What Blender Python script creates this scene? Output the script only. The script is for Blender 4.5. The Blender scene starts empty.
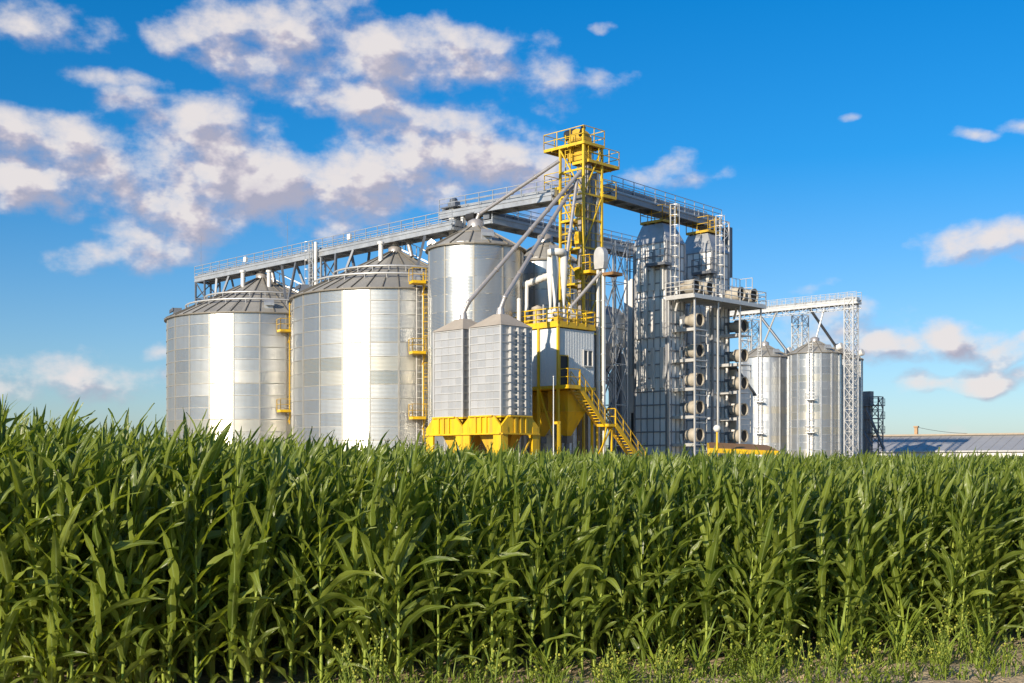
import bpy, math, random
import numpy as np
from mathutils import Vector
random.seed(7)
RNG = np.random.default_rng(11)
C = bpy.context.scene.collection
SC = bpy.context.scene
F, HOR, EYE = 1200.0, 462.0, 2.0
R2 = math.sqrt(0.5)
U3, V3, Z3 = Vector((R2, -R2, 0)), Vector((R2, R2, 0)), Vector((0, 0, 1))
SUN_AZ, SUN_EL = math.radians(216), math.radians(19)      # azimuth clockwise from +Y


def PX(px, py, d):
    return Vector(((px - 512) / F * d, d, EYE + (HOR - py) / F * d))


# ------------------------------------------------------------------ materials
def new_mat(name):
    m = bpy.data.materials.new(name)
    m.use_nodes = True
    nt = m.node_tree
    b = nt.nodes['Principled BSDF']
    return m, nt, b


def nn(nt, kind, **kw):
    n = nt.nodes.new(kind)
    for k, v in kw.items():
        setattr(n, k, v)
    return n


def mat(name, col, metallic=0.0, rough=0.5, var=0.12, scale=1.5, stain=None, stain_amt=0.0, streak=False, bump=0.0):
    """plain surface: a base colour with uneven wear, optional stains running down it"""
    m, nt, b = new_mat(name)
    L = nt.links.new
    tc = nn(nt, 'ShaderNodeTexCoord')
    geo = nn(nt, 'ShaderNodeNewGeometry')
    mp = nn(nt, 'ShaderNodeMapping')
    mp.inputs['Scale'].default_value = (scale, scale, scale * (0.18 if streak else 1))
    L(geo.outputs['Position'], mp.inputs['Vector'])
    nz = nn(nt, 'ShaderNodeTexNoise')
    nz.inputs['Scale'].default_value = 1.0
    nz.inputs['Detail'].default_value = 5
    nz.inputs['Roughness'].default_value = 0.65
    L(mp.outputs['Vector'], nz.inputs['Vector'])
    r = nn(nt, 'ShaderNodeMapRange')
    r.inputs['From Min'].default_value = 0.25
    r.inputs['From Max'].default_value = 0.75
    r.inputs['To Min'].default_value = 1 - var
    r.inputs['To Max'].default_value = 1 + var
    L(nz.outputs['Fac'], r.inputs['Value'])
    mul = nn(nt, 'ShaderNodeVectorMath', operation='SCALE')
    mul.inputs[0].default_value = col
    L(r.outputs['Result'], mul.inputs['Scale'])
    out = mul.outputs['Vector']
    if stain:
        n2 = nn(nt, 'ShaderNodeTexNoise')
        n2.inputs['Scale'].default_value = 2.3
        n2.inputs['Detail'].default_value = 6
        L(mp.outputs['Vector'], n2.inputs['Vector'])
        rr = nn(nt, 'ShaderNodeMapRange')
        rr.inputs['From Min'].default_value = 0.5
        rr.inputs['From Max'].default_value = 0.72
        rr.inputs['To Max'].default_value = stain_amt
        L(n2.outputs['Fac'], rr.inputs['Value'])
        mx = nn(nt, 'ShaderNodeMix', data_type='RGBA')
        L(rr.outputs['Result'], mx.inputs['Factor'])
        L(out, mx.inputs['A'])
        mx.inputs['B'].default_value = (*stain, 1)
        out = mx.outputs['Result']
    L(out, b.inputs['Base Color'])
    b.inputs['Metallic'].default_value = metallic
    r3 = nn(nt, 'ShaderNodeMapRange')
    r3.inputs['To Min'].default_value = max(0.05, rough - 0.1)
    r3.inputs['To Max'].default_value = min(1, rough + 0.1)
    L(nz.outputs['Fac'], r3.inputs['Value'])
    L(r3.outputs['Result'], b.inputs['Roughness'])
    if bump:
        bp = nn(nt, 'ShaderNodeBump')
        bp.inputs['Strength'].default_value = bump
        bp.inputs['Distance'].default_value = 0.05
        L(nz.outputs['Fac'], bp.inputs['Height'])
        L(bp.outputs['Normal'], b.inputs['Normal'])
    return m


def panel_mat(name, col, metallic, rough, tint=(0.55, 0.5, 0.38), var=0.1, bands=True, ripple=0.0):
    """sheet-metal panels: each panel (one UV unit) has its own tone; some rings are older, yellower sheet"""
    m, nt, b = new_mat(name)
    L = nt.links.new
    uv = nn(nt, 'ShaderNodeUVMap')
    fl = nn(nt, 'ShaderNodeVectorMath', operation='FLOOR')
    L(uv.outputs['UV'], fl.inputs[0])
    wn = nn(nt, 'ShaderNodeTexWhiteNoise', noise_dimensions='3D')
    oi = nn(nt, 'ShaderNodeObjectInfo')
    ad = nn(nt, 'ShaderNodeVectorMath', operation='ADD')
    L(fl.outputs['Vector'], ad.inputs[0])
    cmb = nn(nt, 'ShaderNodeCombineXYZ')
    L(oi.outputs['Random'], cmb.inputs['Z'])
    L(cmb.outputs['Vector'], ad.inputs[1])
    L(ad.outputs['Vector'], wn.inputs['Vector'])
    geo = nn(nt, 'ShaderNodeNewGeometry')
    mp = nn(nt, 'ShaderNodeMapping')
    mp.inputs['Scale'].default_value = (2.2, 2.2, 0.14)
    L(geo.outputs['Position'], mp.inputs['Vector'])
    nz = nn(nt, 'ShaderNodeTexNoise')
    nz.inputs['Scale'].default_value = 1.0
    nz.inputs['Detail'].default_value = 5
    L(mp.outputs['Vector'], nz.inputs['Vector'])
    a = nn(nt, 'ShaderNodeMath', operation='MULTIPLY_ADD')
    L(wn.outputs['Value'], a.inputs[0])
    a.inputs[1].default_value = var
    a.inputs[2].default_value = 1 - var * 0.5 - 0.15
    a2 = nn(nt, 'ShaderNodeMath', operation='MULTIPLY_ADD')
    L(nz.outputs['Fac'], a2.inputs[0])
    a2.inputs[1].default_value = 0.30
    L(a.outputs[0], a2.inputs[2])
    sc = nn(nt, 'ShaderNodeVectorMath', operation='SCALE')
    sc.inputs[0].default_value = col
    L(a2.outputs[0], sc.inputs['Scale'])
    out = sc.outputs['Vector']
    if bands:
        sep = nn(nt, 'ShaderNodeSeparateXYZ')
        L(fl.outputs['Vector'], sep.inputs[0])
        cm = nn(nt, 'ShaderNodeCombineXYZ')
        L(sep.outputs['Y'], cm.inputs['Y'])
        L(oi.outputs['Random'], cm.inputs['Z'])
        w2 = nn(nt, 'ShaderNodeTexWhiteNoise', noise_dimensions='3D')
        L(cm.outputs['Vector'], w2.inputs['Vector'])
        gt = nn(nt, 'ShaderNodeMapRange')
        gt.inputs['From Min'].default_value = 0.72
        gt.inputs['From Max'].default_value = 0.9
        gt.inputs['To Max'].default_value = 0.55
        L(w2.outputs['Value'], gt.inputs['Value'])
        mx = nn(nt, 'ShaderNodeMix', data_type='RGBA')
        L(gt.outputs['Result'], mx.inputs['Factor'])
        L(out, mx.inputs['A'])
        mx.inputs['B'].default_value = (*tint, 1)
        out = mx.outputs['Result']
    L(out, b.inputs['Base Color'])
    b.inputs['Metallic'].default_value = metallic
    r = nn(nt, 'ShaderNodeMath', operation='MULTIPLY_ADD')
    L(wn.outputs['Value'], r.inputs[0])
    r.inputs[1].default_value = 0.1
    r.inputs[2].default_value = rough - 0.05
    L(r.outputs[0], b.inputs['Roughness'])
    if ripple:
        wv = nn(nt, 'ShaderNodeTexWave', wave_type='BANDS', bands_direction='Z')
        wv.inputs['Scale'].default_value = 3.0
        wv.inputs['Distortion'].default_value = 0.4
        L(geo.outputs['Position'], wv.inputs['Vector'])
        bp = nn(nt, 'ShaderNodeBump')
        bp.inputs['Strength'].default_value = ripple
        bp.inputs['Distance'].default_value = 0.02
        L(wv.outputs['Fac'], bp.inputs['Height'])
        L(bp.outputs['Normal'], b.inputs['Normal'])
    return m


M = {
    'bridge_grey': mat('blue_grey_steel', (0.235, 0.26, 0.295), 0.4, 0.5, 0.15),
    'tower_yellow': mat('weathered_yellow_paint', (0.58, 0.40, 0.02), 0.0, 0.5, 0.18, 1.6, (0.28, 0.17, 0.05), 0.55, True),
    'silo': panel_mat('galvanised_silo_sheet', (0.46, 0.46, 0.445), 0.80, 0.30, var=0.09, ripple=0.25),
    'silo_dull': panel_mat('dull_silo_sheet', (0.50, 0.52, 0.54), 0.8, 0.42, var=0.16),
    'seam': mat('sheet_seam', (0.34, 0.33, 0.30), 0.5, 0.55, 0.15),
    'roof': panel_mat('roof_sheet', (0.33, 0.315, 0.28), 0.35, 0.55, tint=(0.42, 0.35, 0.24), var=0.22, bands=False),
    'rib': mat('roof_rib', (0.17, 0.155, 0.13), 0.3, 0.6),
    'steel': mat('galvanised_steel', (0.42, 0.44, 0.46), 0.55, 0.45, 0.15, 1.0, (0.25, 0.2, 0.15), 0.25),
    'steel_light': mat('bright_galvanised_steel', (0.54, 0.54, 0.53), 0.45, 0.45, 0.1),
    'steel_dark': mat('weathered_steel', (0.16, 0.175, 0.2), 0.5, 0.5, 0.2),
    'pipe': mat('spout_pipe', (0.40, 0.38, 0.37), 0.5, 0.42, 0.12, 1.0, (0.24, 0.19, 0.15), 0.3),
    'white': mat('white_paint', (0.62, 0.61, 0.585), 0.0, 0.45, 0.06, 1.2, (0.45, 0.4, 0.33), 0.3, True),
    'yellow': mat('yellow_paint', (0.66, 0.41, 0.008), 0.0, 0.45, 0.14, 1.3, (0.33, 0.19, 0.05), 0.5, True),
    'yellow_dull': mat('faded_yellow_paint', (0.52, 0.33, 0.03), 0.0, 0.5, 0.15, 1.0, (0.25, 0.14, 0.04), 0.4, True),
    'bin': panel_mat('bin_sheet', (0.44, 0.445, 0.455), 0.45, 0.45, bands=False, var=0.10),
    'bin_flange': mat('bin_flange', (0.46, 0.46, 0.46), 0.25, 0.45),
    'tan': mat('dusty_tan_roof', (0.37, 0.325, 0.27), 0.1, 0.7, 0.15, 0.8),
    'cladding': mat('pale_cladding', (0.60, 0.63, 0.65), 0.0, 0.5, 0.05, 0.7, (0.42, 0.42, 0.42), 0.25, True),
    'cream': mat('cream_fan_paint', (0.41, 0.375, 0.31), 0.1, 0.5, 0.2, 1.2, (0.2, 0.16, 0.12), 0.6, True),
    'black': mat('dark_interior', (0.018, 0.018, 0.02), 0.0, 0.6),
    'glass': mat('window_glass', (0.05, 0.06, 0.075), 0.0, 0.08, 0.05),
    'dryer': panel_mat('dryer_sheet', (0.78, 0.78, 0.77), 0.08, 0.5, bands=False, var=0.18),
    'dryer_frame': mat('dryer_girts', (0.27, 0.28, 0.30), 0.4, 0.5),
    'duct': mat('pale_duct', (0.68, 0.67, 0.64), 0.25, 0.5, 0.08, 0.7, (0.4, 0.37, 0.33), 0.3, True),
    'brown': mat('rusty_deck', (0.24, 0.13, 0.05), 0.1, 0.65, 0.2),
    'concrete': mat('concrete', (0.36, 0.34, 0.31), 0.0, 0.85, 0.12, 0.8),
    'shed_roof': mat('shed_roof_sheet', (0.36, 0.36, 0.36), 0.15, 0.5, 0.07, 0.3),
    'shed_ridge': mat('shed_ridge_tile', (0.30, 0.25, 0.19), 0.0, 0.7, 0.12),
    'brick': mat('brick', (0.38, 0.24, 0.13), 0.0, 0.8, 0.2),
}


# ------------------------------------------------------------------ mesh builder
class MB:
    def __init__(s):
        s.v, s.f, s.uv, s.mi, s.sm = [], [], [], [], []

    def face(s, pts, uvs=None, mi=0, smooth=False):
        n = len(s.v)
        s.v += [tuple(p) for p in pts]
        s.f.append(tuple(range(n, n + len(pts))))
        s.uv.append(uvs or [(0.5, 0.5)] * len(pts))
        s.mi.append(mi)
        s.sm.append(smooth)

    def mesh(s, V, FF, mi=0, smooth=False, uvs=None):
        n = len(s.v)
        s.v += [tuple(p) for p in V]
        for k, f in enumerate(FF):
            s.f.append(tuple(i + n for i in f))
            s.uv.append(uvs[k] if uvs else [(0.5, 0.5)] * len(f))
            s.mi.append(mi)
            s.sm.append(smooth)

    def hexa(s, b, t, mi=0):
        """four bottom points (ccw from above) and four top points"""
        s.mesh(list(b) + list(t), [(3, 2, 1, 0), (4, 5, 6, 7), (0, 1, 5, 4), (1, 2, 6, 5), (2, 3, 7, 6), (3, 0, 4, 7)], mi)

    def bar(s, p, q, w, h=None, up=None, mi=0):
        p, q = Vector(p), Vector(q)
        h = h or w
        t = (q - p).normalized()
        up = Vector(up) if up else (Z3 if abs(t.z) < 0.98 else U3)
        a = t.cross(up).normalized()
        b = a.cross(t).normalized()
        a, b = a * (w / 2), b * (h / 2)
        s.hexa([p - a - b, p + a - b, q + a - b, q - a - b], [p - a + b, p + a + b, q + a + b, q - a + b], mi)

    def tube(s, p, q, r, r2=None, n=10, mi=0, caps=True):
        p, q = Vector(p), Vector(q)
        r2 = r if r2 is None else r2
        t = (q - p).normalized()
        up = Z3 if abs(t.z) < 0.98 else U3
        a = t.cross(up).normalized()
        b = a.cross(t)
        V = []
        for c, rr in ((p, r), (q, r2)):
            for k in range(n):
                g = 2 * math.pi * k / n
                V.append(c + (a * math.cos(g) + b * math.sin(g)) * rr)
        s.mesh(V, [(k, (k + 1) % n, n + (k + 1) % n, n + k) for k in range(n)], mi, True)
        if caps:
            s.mesh(V, [tuple(range(n))[::-1], tuple(range(n, 2 * n))], mi)

    def path(s, pts, r, n=8, mi=0):
        for a, b in zip(pts, pts[1:]):
            s.tube(a, b, r, None, n, mi)

    def lathe(s, c, prof, n=32, mi=0, smooth=True, a0=0.0, a1=2 * math.pi, uvn=0):
        c = Vector(c)
        full = abs(a1 - a0 - 2 * math.pi) < 1e-6
        m = n if full else n + 1
        V = []
        for r, z in prof:
            for k in range(m):
                g = a0 + (a1 - a0) * k / n
                V.append(c + Vector((r * math.cos(g), r * math.sin(g), z)))
        FF, UV = [], []
        for j in range(len(prof) - 1):
            for k in range(n):
                k2 = (k + 1) % m
                FF.append((j * m + k, j * m + k2, (j + 1) * m + k2, (j + 1) * m + k))
                if uvn:
                    x = k * uvn / n + 1e-3
                    UV.append([(x, j + .1), (x, j + .1), (x, j + .1), (x, j + .1)])
        s.mesh(V, FF, mi, smooth, UV or None)

    def sphere(s, c, r, n=14, mi=0):
        s.lathe(c, [(r * math.sin(math.pi * k / n) + 1e-4, -r * math.cos(math.pi * k / n)) for k in range(n + 1)], n * 2, mi)

    def build(s, name, mats, parent=None, loc=None):
        me = bpy.data.meshes.new(name)
        o = bpy.data.objects.new(name, me)
        C.objects.link(o)
        base = Vector((0, 0, 0))
        if parent is not None:
            o.parent = parent
            q = parent
            while q is not None:
                base = base + q.location
                q = q.parent
        if loc is not None:
            o.location = Vector(loc) - base
            base = Vector(loc)
        me.from_pydata([(x - base.x, y - base.y, z - base.z) for x, y, z in s.v], [], s.f)
        if not isinstance(mats, (list, tuple)):
            mats = [mats]
        for m in mats:
            me.materials.append(m)
        me.polygons.foreach_set('material_index', s.mi)
        me.polygons.foreach_set('use_smooth', s.sm)
        ul = me.uv_layers.new(name='UVMap')
        ul.data.foreach_set('uv', [c for f in s.uv for p in f for c in p])
        me.update()
        return o


def tag(o, label=None, cat=None, group=None, kind=None):
    if label:
        o['label'] = label
    if cat:
        o['category'] = cat
    if group:
        o['group'] = group
    if kind:
        o['kind'] = kind
    return o


def thing(name, loc, label, cat, group=None):
    o = bpy.data.objects.new(name, None)
    o.empty_display_size = 0.5
    C.objects.link(o)
    o.location = loc
    return tag(o, label, cat, group)


def copy_tree(o, parent=None):
    c = o.copy()
    C.objects.link(c)
    c.parent = parent
    for ch in list(o.children):
        copy_tree(ch, c)
    return c


class Frame:
    """plan axes: u runs right and towards the camera, v right and away"""
    def __init__(s, x, y):
        s.o = Vector((x, y, 0))

    def __call__(s, u, v, z):
        return s.o + U3 * u + V3 * v + Z3 * z

    def box(s, mb, u0, u1, v0, v1, z0, z1, mi=0):
        mb.hexa([s(u0, v0, z0), s(u1, v0, z0), s(u1, v1, z0), s(u0, v1, z0)],
                [s(u0, v0, z1), s(u1, v0, z1), s(u1, v1, z1), s(u0, v1, z1)], mi)


def railing(mb, pts, h=1.1, step=1.5, w=0.05, rails=(0.55, 1.1), toe=0.0, mi=0):
    for a, b in zip(pts, pts[1:]):
        a, b = Vector(a), Vector(b)
        n = max(1, round((b - a).length / step))
        for k in range(n + 1):
            p = a.lerp(b, k / n)
            mb.bar(p, p + Z3 * h, w, w, None, mi)
        for r in rails:
            mb.bar(a + Z3 * (r * h / 1.1), b + Z3 * (r * h / 1.1), w * 0.9, w * 0.9, None, mi)
        if toe:
            mb.bar(a + Z3 * toe / 2, b + Z3 * toe / 2, 0.02, toe, None, mi)


def ladder(mb, p, q, side, w=0.5, step=0.3, bar=0.05, cage=None, mi=0):
    """side: unit vector along the rungs; cage: outward unit vector"""
    p, q, side = Vector(p), Vector(q), Vector(side)
    for sg in (-1, 1):
        mb.bar(p + side * (sg * w / 2), q + side * (sg * w / 2), bar, bar, None, mi)
    n = int((q - p).length / step)
    for k in range(1, n):
        c = p.lerp(q, k / n)
        mb.bar(c - side * w / 2, c + side * w / 2, 0.03, 0.03, None, mi)
    if cage is not None:
        cage = Vector(cage)
        L = (q - p).length
        m = max(2, int(L / 0.9))
        for k in range(m + 1):
            c = p.lerp(q, 0.12 + 0.88 * k / m)
            pts = [c + side * (0.36 * math.cos(g)) + cage * (0.7 * math.sin(g)) for g in [math.pi * i / 6 for i in range(7)]]
            for a, b in zip(pts, pts[1:]):
                mb.bar(a, b, 0.035, 0.035, None, mi)
        for g in (0.25, 0.5, 0.75):
            off = side * (0.36 * math.cos(math.pi * g)) + cage * (0.7 * math.sin(math.pi * g))
            mb.bar(p.lerp(q, 0.12) + off, q + off, 0.03, 0.03, None, mi)


def lattice(mb, fr, u0, u1, v0, v1, z0, z1, leg=0.14, brace=0.08, step=1.6, cross=False, mi=0):
    cs = [(u0, v0), (u1, v0), (u1, v1), (u0, v1)]
    for (a, b) in cs:
        mb.bar(fr(a, b, z0), fr(a, b, z1), leg, leg, U3, mi)
    n = max(1, round((z1 - z0) / step))
    for k in range(n):
        za, zb = z0 + (z1 - z0) * k / n, z0 + (z1 - z0) * (k + 1) / n
        for i in range(4):
            a, b = cs[i], cs[(i + 1) % 4]
            mb.bar(fr(*a, zb), fr(*b, zb), brace, brace, None, mi)
            if k % 2 == 0 or cross:
                mb.bar(fr(*a, za), fr(*b, zb), brace, brace, None, mi)
            if k % 2 or cross:
                mb.bar(fr(*b, za), fr(*a, zb), brace, brace, None, mi)

# ------------------------------------------------------------------ silos
def make_silo(x, y, R, ze, za, rings, pans, label, group, blend=0.5, ribs=44, wallmat='silo', rot=0.0,
              roofring=True, vents=4, stiff=False, z0=0.35):
    root = thing('grain_silo', (x, y, 0), label, 'silo', group)
    c = Vector((x, y, 0))
    w = MB()
    hr = (ze - z0) / rings
    sub = 4 if blend < .7 else 12
    for i in range(pans):
        g0, g1 = rot + 2 * math.pi * i / pans, rot + 2 * math.pi * (i + 1) / pans
        A = Vector((R * math.cos(g0), R * math.sin(g0), 0))
        B = Vector((R * math.cos(g1), R * math.sin(g1), 0))
        cols = []
        for k in range(sub + 1):
            g = g0 + (g1 - g0) * k / sub
            cols.append(A.lerp(B, k / sub) * (1 - blend) + Vector((R * math.cos(g), R * math.sin(g), 0)) * blend)
        V = []
        for z in (z0, ze):
            pass
        for j in range(rings):
            za_, zb_ = z0 + j * hr, z0 + (j + 1) * hr
            V = [c + p + Z3 * za_ for p in cols] + [c + p + Z3 * zb_ for p in cols]
            FF = [(k, k + 1, sub + 2 + k, sub + 1 + k) for k in range(sub)]
            uvs = [[(i + .05 + .9 * k / sub, j + .1), (i + .05 + .9 * (k + 1) / sub, j + .1),
                    (i + .05 + .9 * (k + 1) / sub, j + .9), (i + .05 + .9 * k / sub, j + .9)] for k in range(sub)]
            w.mesh(V, FF, 0, True, uvs)
        # panel lap joint
        n = Vector((math.cos(g0), math.sin(g0), 0))
        tdir = Vector((-n.y, n.x, 0))
        sw, sd = (0.07, 0.035) if not stiff else (0.12, 0.10)
        a = c + n * (R - 0.03)
        w.hexa([a - tdir * sw + Z3 * z0, a + tdir * sw + Z3 * z0, a + tdir * sw + n * (sd + .03) + Z3 * z0, a - tdir * sw + n * (sd + .03) + Z3 * z0][::-1],
               [a - tdir * sw + Z3 * ze, a + tdir * sw + Z3 * ze, a + tdir * sw + n * (sd + .03) + Z3 * ze, a - tdir * sw + n * (sd + .03) + Z3 * ze][::-1], 1)
    for j in range(1, rings):
        z = z0 + j * hr
        w.lathe(c, [(R - .02, z - .035), (R + .03, z - .03), (R + .03, z + .03), (R - .02, z + .035)], pans * 2, 1, False, rot, rot + 2 * math.pi)
    w.lathe(c, [(R - .3, ze + .02), (R + .1, ze - .04), (R + .1, ze - .16), (R - .02, ze - .18)], 72, 1)
    w.build('wall', [M[wallmat], M['steel' if stiff else 'seam']], root)
    bs = MB()
    bs.lathe(c, [(0.01, z0), (R + .35, z0), (R + .35, 0.0)], 48, 0, False)
    bs.build('foundation', M['concrete'], root)
    r = MB()
    zr = lambda q: za - (za - ze) * q / R
    ov = R + 0.22
    r.lathe(c, [(0.45, zr(0.45)), (R * .55, zr(R * .55) - .0), (ov, zr(ov))], ribs * 2, 0, False, uvn=ribs)
    r.lathe(c, [(ov, zr(ov)), (ov, zr(ov) - .1), (R - .2, ze - .03)], ribs * 2, 1, False)
    for k in range(ribs):
        g = 2 * math.pi * k / ribs + rot
        n = Vector((math.cos(g), math.sin(g), 0))
        q0 = 0.5 if k % 2 == 0 else R * 0.45
        r.bar(c + n * q0 + Z3 * (zr(q0) + .03), c + n * ov + Z3 * (zr(ov) + .03), 0.07, 0.11, None, 1)
    r.lathe(c, [(R * .47, zr(R * .47) + .02), (R * .47 - .01, zr(R * .47) + .09), (R * .45, zr(R * .45) + .05)], 60, 1, False)
    roof = r.build('roof', [M['roof'], M['rib']], root)
    cp = MB()
    cp.lathe(c, [(0.62, zr(.62) - .05), (0.62, za + .12), (0.3, za + .3), (0.01, za + .3)], 16)
    cp.build('cap', M['pipe'], roof)
    if roofring:
        for q in (.60, .80):
            rr = MB()
            z = zr(R * q) + .42
            rr.lathe(c, [(R * q - .09, z), (R * q, z + .09), (R * q + .09, z), (R * q, z - .09), (R * q - .09, z)], 72)
            for k in range(24):
                g = 2 * math.pi * k / 24
                n = Vector((math.cos(g), math.sin(g), 0))
                rr.bar(c + n * R * q + Z3 * (zr(R * q)), c + n * R * q + Z3 * z, .06, .06)
            rr.build('safety_ring', M['steel_light'], roof)
    for k in range(vents):
        g = math.radians(-90 + 16) + 2 * math.pi * k / vents
        n = Vector((math.cos(g), math.sin(g), 0))
        td = Vector((-n.y, n.x, 0))
        v = MB()
        q0, q1 = R * .84, R * .93
        p0, p1 = c + n * q0 + Z3 * zr(q0), c + n * q1 + Z3 * zr(q1)
        hw = .38
        v.hexa([p0 - td * hw, p1 - td * hw, p1 + td * hw, p0 + td * hw], [p0 - td * hw + Z3 * .35, p1 - td * hw + Z3 * .75, p1 + td * hw + Z3 * .75, p0 + td * hw + Z3 * .35])
        p2 = p1 + n * .35
        v.hexa([p1 - td * hw * 1.2 + Z3 * .45, p2 - td * hw * 1.2 + Z3 * .25, p2 + td * hw * 1.2 + Z3 * .25, p1 + td * hw * 1.2 + Z3 * .45],
               [p1 - td * hw * 1.2 + Z3 * .80, p2 - td * hw * 1.2 + Z3 * .5, p2 + td * hw * 1.2 + Z3 * .5, p1 + td * hw * 1.2 + Z3 * .80])
        v.build('vent', M['steel_dark'] if k % 2 else M['steel'], roof)
    return root, zr


def roof_ladder(root, x, y, R, zr, az, m='steel_light'):
    c = Vector((x, y, 0))
    n = Vector((math.cos(az), math.sin(az), 0))
    td = Vector((-n.y, n.x, 0))
    b = MB()
    p, q = c + n * (R + .1) + Z3 * (zr(R) + .25), c + n * .8 + Z3 * (zr(.8) + .25)
    ladder(b, p, q, td, .7, .35, .09)
    for s in (-1, 1):
        b.bar(p + td * .35 * s + Z3 * .9, q + td * .35 * s + Z3 * .9, .05)
        for k in range(7):
            a = p.lerp(q, k / 6) + td * .35 * s
            b.bar(a, a + Z3 * .9, .05)
    b.build('roof_stair', M[m], root)


BIG = 'large round silos below the long conveyor bridge'
S1 = (-25.0, 120.0, 9.2)
S2 = (-10.2, 105.0, 8.95)
s1, z1 = make_silo(*S1, 16.0, 20.6, 14, 24, 'large round silver grain silo at the far left end of the row', BIG, blend=.62, rot=.183)
s2, z2 = make_silo(*S2, 16.1, 20.6, 14, 24, 'large round silver grain silo with yellow caged ladder on its side, beside the square bins', BIG, blend=.62, rot=.127)
roof_ladder(s1, *S1, z1, math.radians(-20))
roof_ladder(s2, *S2, z2, math.radians(-20))
for (s, S, zr, az) in ((s1, S1, z1, -64), (s1, S1, z1, -120), (s2, S2, z2, -112)):
    g = math.radians(az)
    n = Vector((math.cos(g), math.sin(g), 0))
    b = MB()
    p = Vector((S[0], S[1], 0)) + n * S[2] * .3 + Z3 * zr(S[2] * .3)
    b.tube(p - Z3 * .1, p + Z3 * 1.35, .2)
    b.tube(p + Z3 * 1.35, p + Z3 * 1.55, .3)
    b.build('vent_pipe', M['white'], s)
SM = 'mid sized round silos beside the yellow elevator tower'
S3 = (-2.75, 91.0, 3.62)
S4 = (2.66, 96.8, 2.7)
s3, z3 = make_silo(*S3, 18.1, 20.1, 14, 10, 'tall slim silver grain silo directly behind the two square bins', SM, 1.0, 16, rot=.3, roofring=False, vents=3)
s4, z4 = make_silo(*S4, 18.1, 20.1, 14, 10, 'tall slim bluish grain silo half hidden behind the white cyclones', SM, 1.0, 16, 'silo_dull', .6, False, 3)
RT = 'slim ribbed silos under the right gantry'
S7 = (42.4, 168.0, 3.6)
S6 = (36.7, 174.2, 3.6)
S8 = (48.2, 177.6, 3.5)
for S, lab in ((S7, 'tall ribbed silo nearest the camera under the gantry, all of it in view'),
               (S6, 'tall ribbed silo under the gantry beside the dryer, lower half in shade'),
               (S8, 'tall ribbed silo mostly hidden behind the gantry end tower')):
    s, zr = make_silo(*S, 17.2, 19.2, 15, 14, lab, RT, .8, 14, 'silo_dull' if S is not S7 else 'silo', .2, False, 2, True, z0=1.6)
    for k in range(14):
        b = MB()
        g = 2 * math.pi * k / 14 + .2
        n = Vector((math.cos(g), math.sin(g), 0))
        p = Vector((S[0], S[1], 0)) + n * S[2]
        b.bar(p, p + Z3 * 1.62, .16)
        b.build('leg', M['steel_light'], s)
    # ladder with cage up the sunny side
    b = MB()
    g = math.radians(-112)
    n = Vector((math.cos(g), math.sin(g), 0))
    td = Vector((-n.y, n.x, 0))
    p = Vector((S[0], S[1], 0)) + n * (S[2] + .3)
    ladder(b, p, p + Z3 * 18.6, td, .5, .35, .07, n)
    for z in (6.0, 10.5):
        b.hexa([p - td * .6 + Z3 * z, p + td * .6 + Z3 * z, p + td * .6 + n * .9 + Z3 * z, p - td * .6 + n * .9 + Z3 * z],
               [p - td * .6 + Z3 * (z + .08), p + td * .6 + Z3 * (z + .08), p + td * .6 + n * .9 + Z3 * (z + .08), p - td * .6 + n * .9 + Z3 * (z + .08)])
        railing(b, [p - td * .6 + Z3 * z, p - td * .6 + n * .9 + Z3 * z, p + td * .6 + n * .9 + Z3 * z], 1.0, .9)
    b.build('ladder', M['steel_light'], s)
    b = MB()
    g = math.radians(-20)
    p = Vector((S[0] + (S[2] - .5) * math.cos(g), S[1] + (S[2] - .5) * math.sin(g), 17.9))
    b.tube(p, p + Vector((.5, -.5, .25)), .42, .48, 14)
    b.build('roof_fan', M['white'], s)

# hopper-bottomed silo behind the elevator
x, y = 7.95, 101.8
hs = thing('hopper_silo', (x, y, 0), 'bluish hopper bottomed silo between the white elevator and the pale duct', 'silo')
c = Vector((x, y, 0))
b = MB()
b.lathe(c, [(1.65, 11.9), (1.65, 14.3)], 28, 0, True, uvn=8)
b.lathe(c, [(1.70, 13.1), (1.72, 13.15), (1.70, 13.2)], 28, 1)
b.build('wall', [M['silo_dull'], M['seam']], hs)
b = MB()
b.lathe(c, [(1.68, 14.3), (1.2, 14.9), (.3, 15.2), (.01, 15.2)], 28, 0, True)
b.build('roof', M['steel'], hs)
b = MB()
b.lathe(c, [(.2, 8.6), (.22, 9.4), (1.65, 11.9)], 28, 0, True)
b.build('hopper', M['duct'], hs)
for k in range(4):
    g = math.pi / 4 + k * math.pi / 2
    n = Vector((math.cos(g), math.sin(g), 0))
    b = MB()
    b.bar(c + n * 1.6, c + n * 1.6 + Z3 * 12, .2)
    n2 = Vector((math.cos(g + math.pi / 2), math.sin(g + math.pi / 2), 0))
    for z in (1, 4.5, 8):
        b.bar(c + n * 1.6 + Z3 * z, c + n2 * 1.6 + Z3 * (z + 3.4), .1)
        b.bar(c + n2 * 1.6 + Z3 * z, c + n * 1.6 + Z3 * (z + 3.4), .1)
    b.build('leg', M['steel_dark'], hs)


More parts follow.
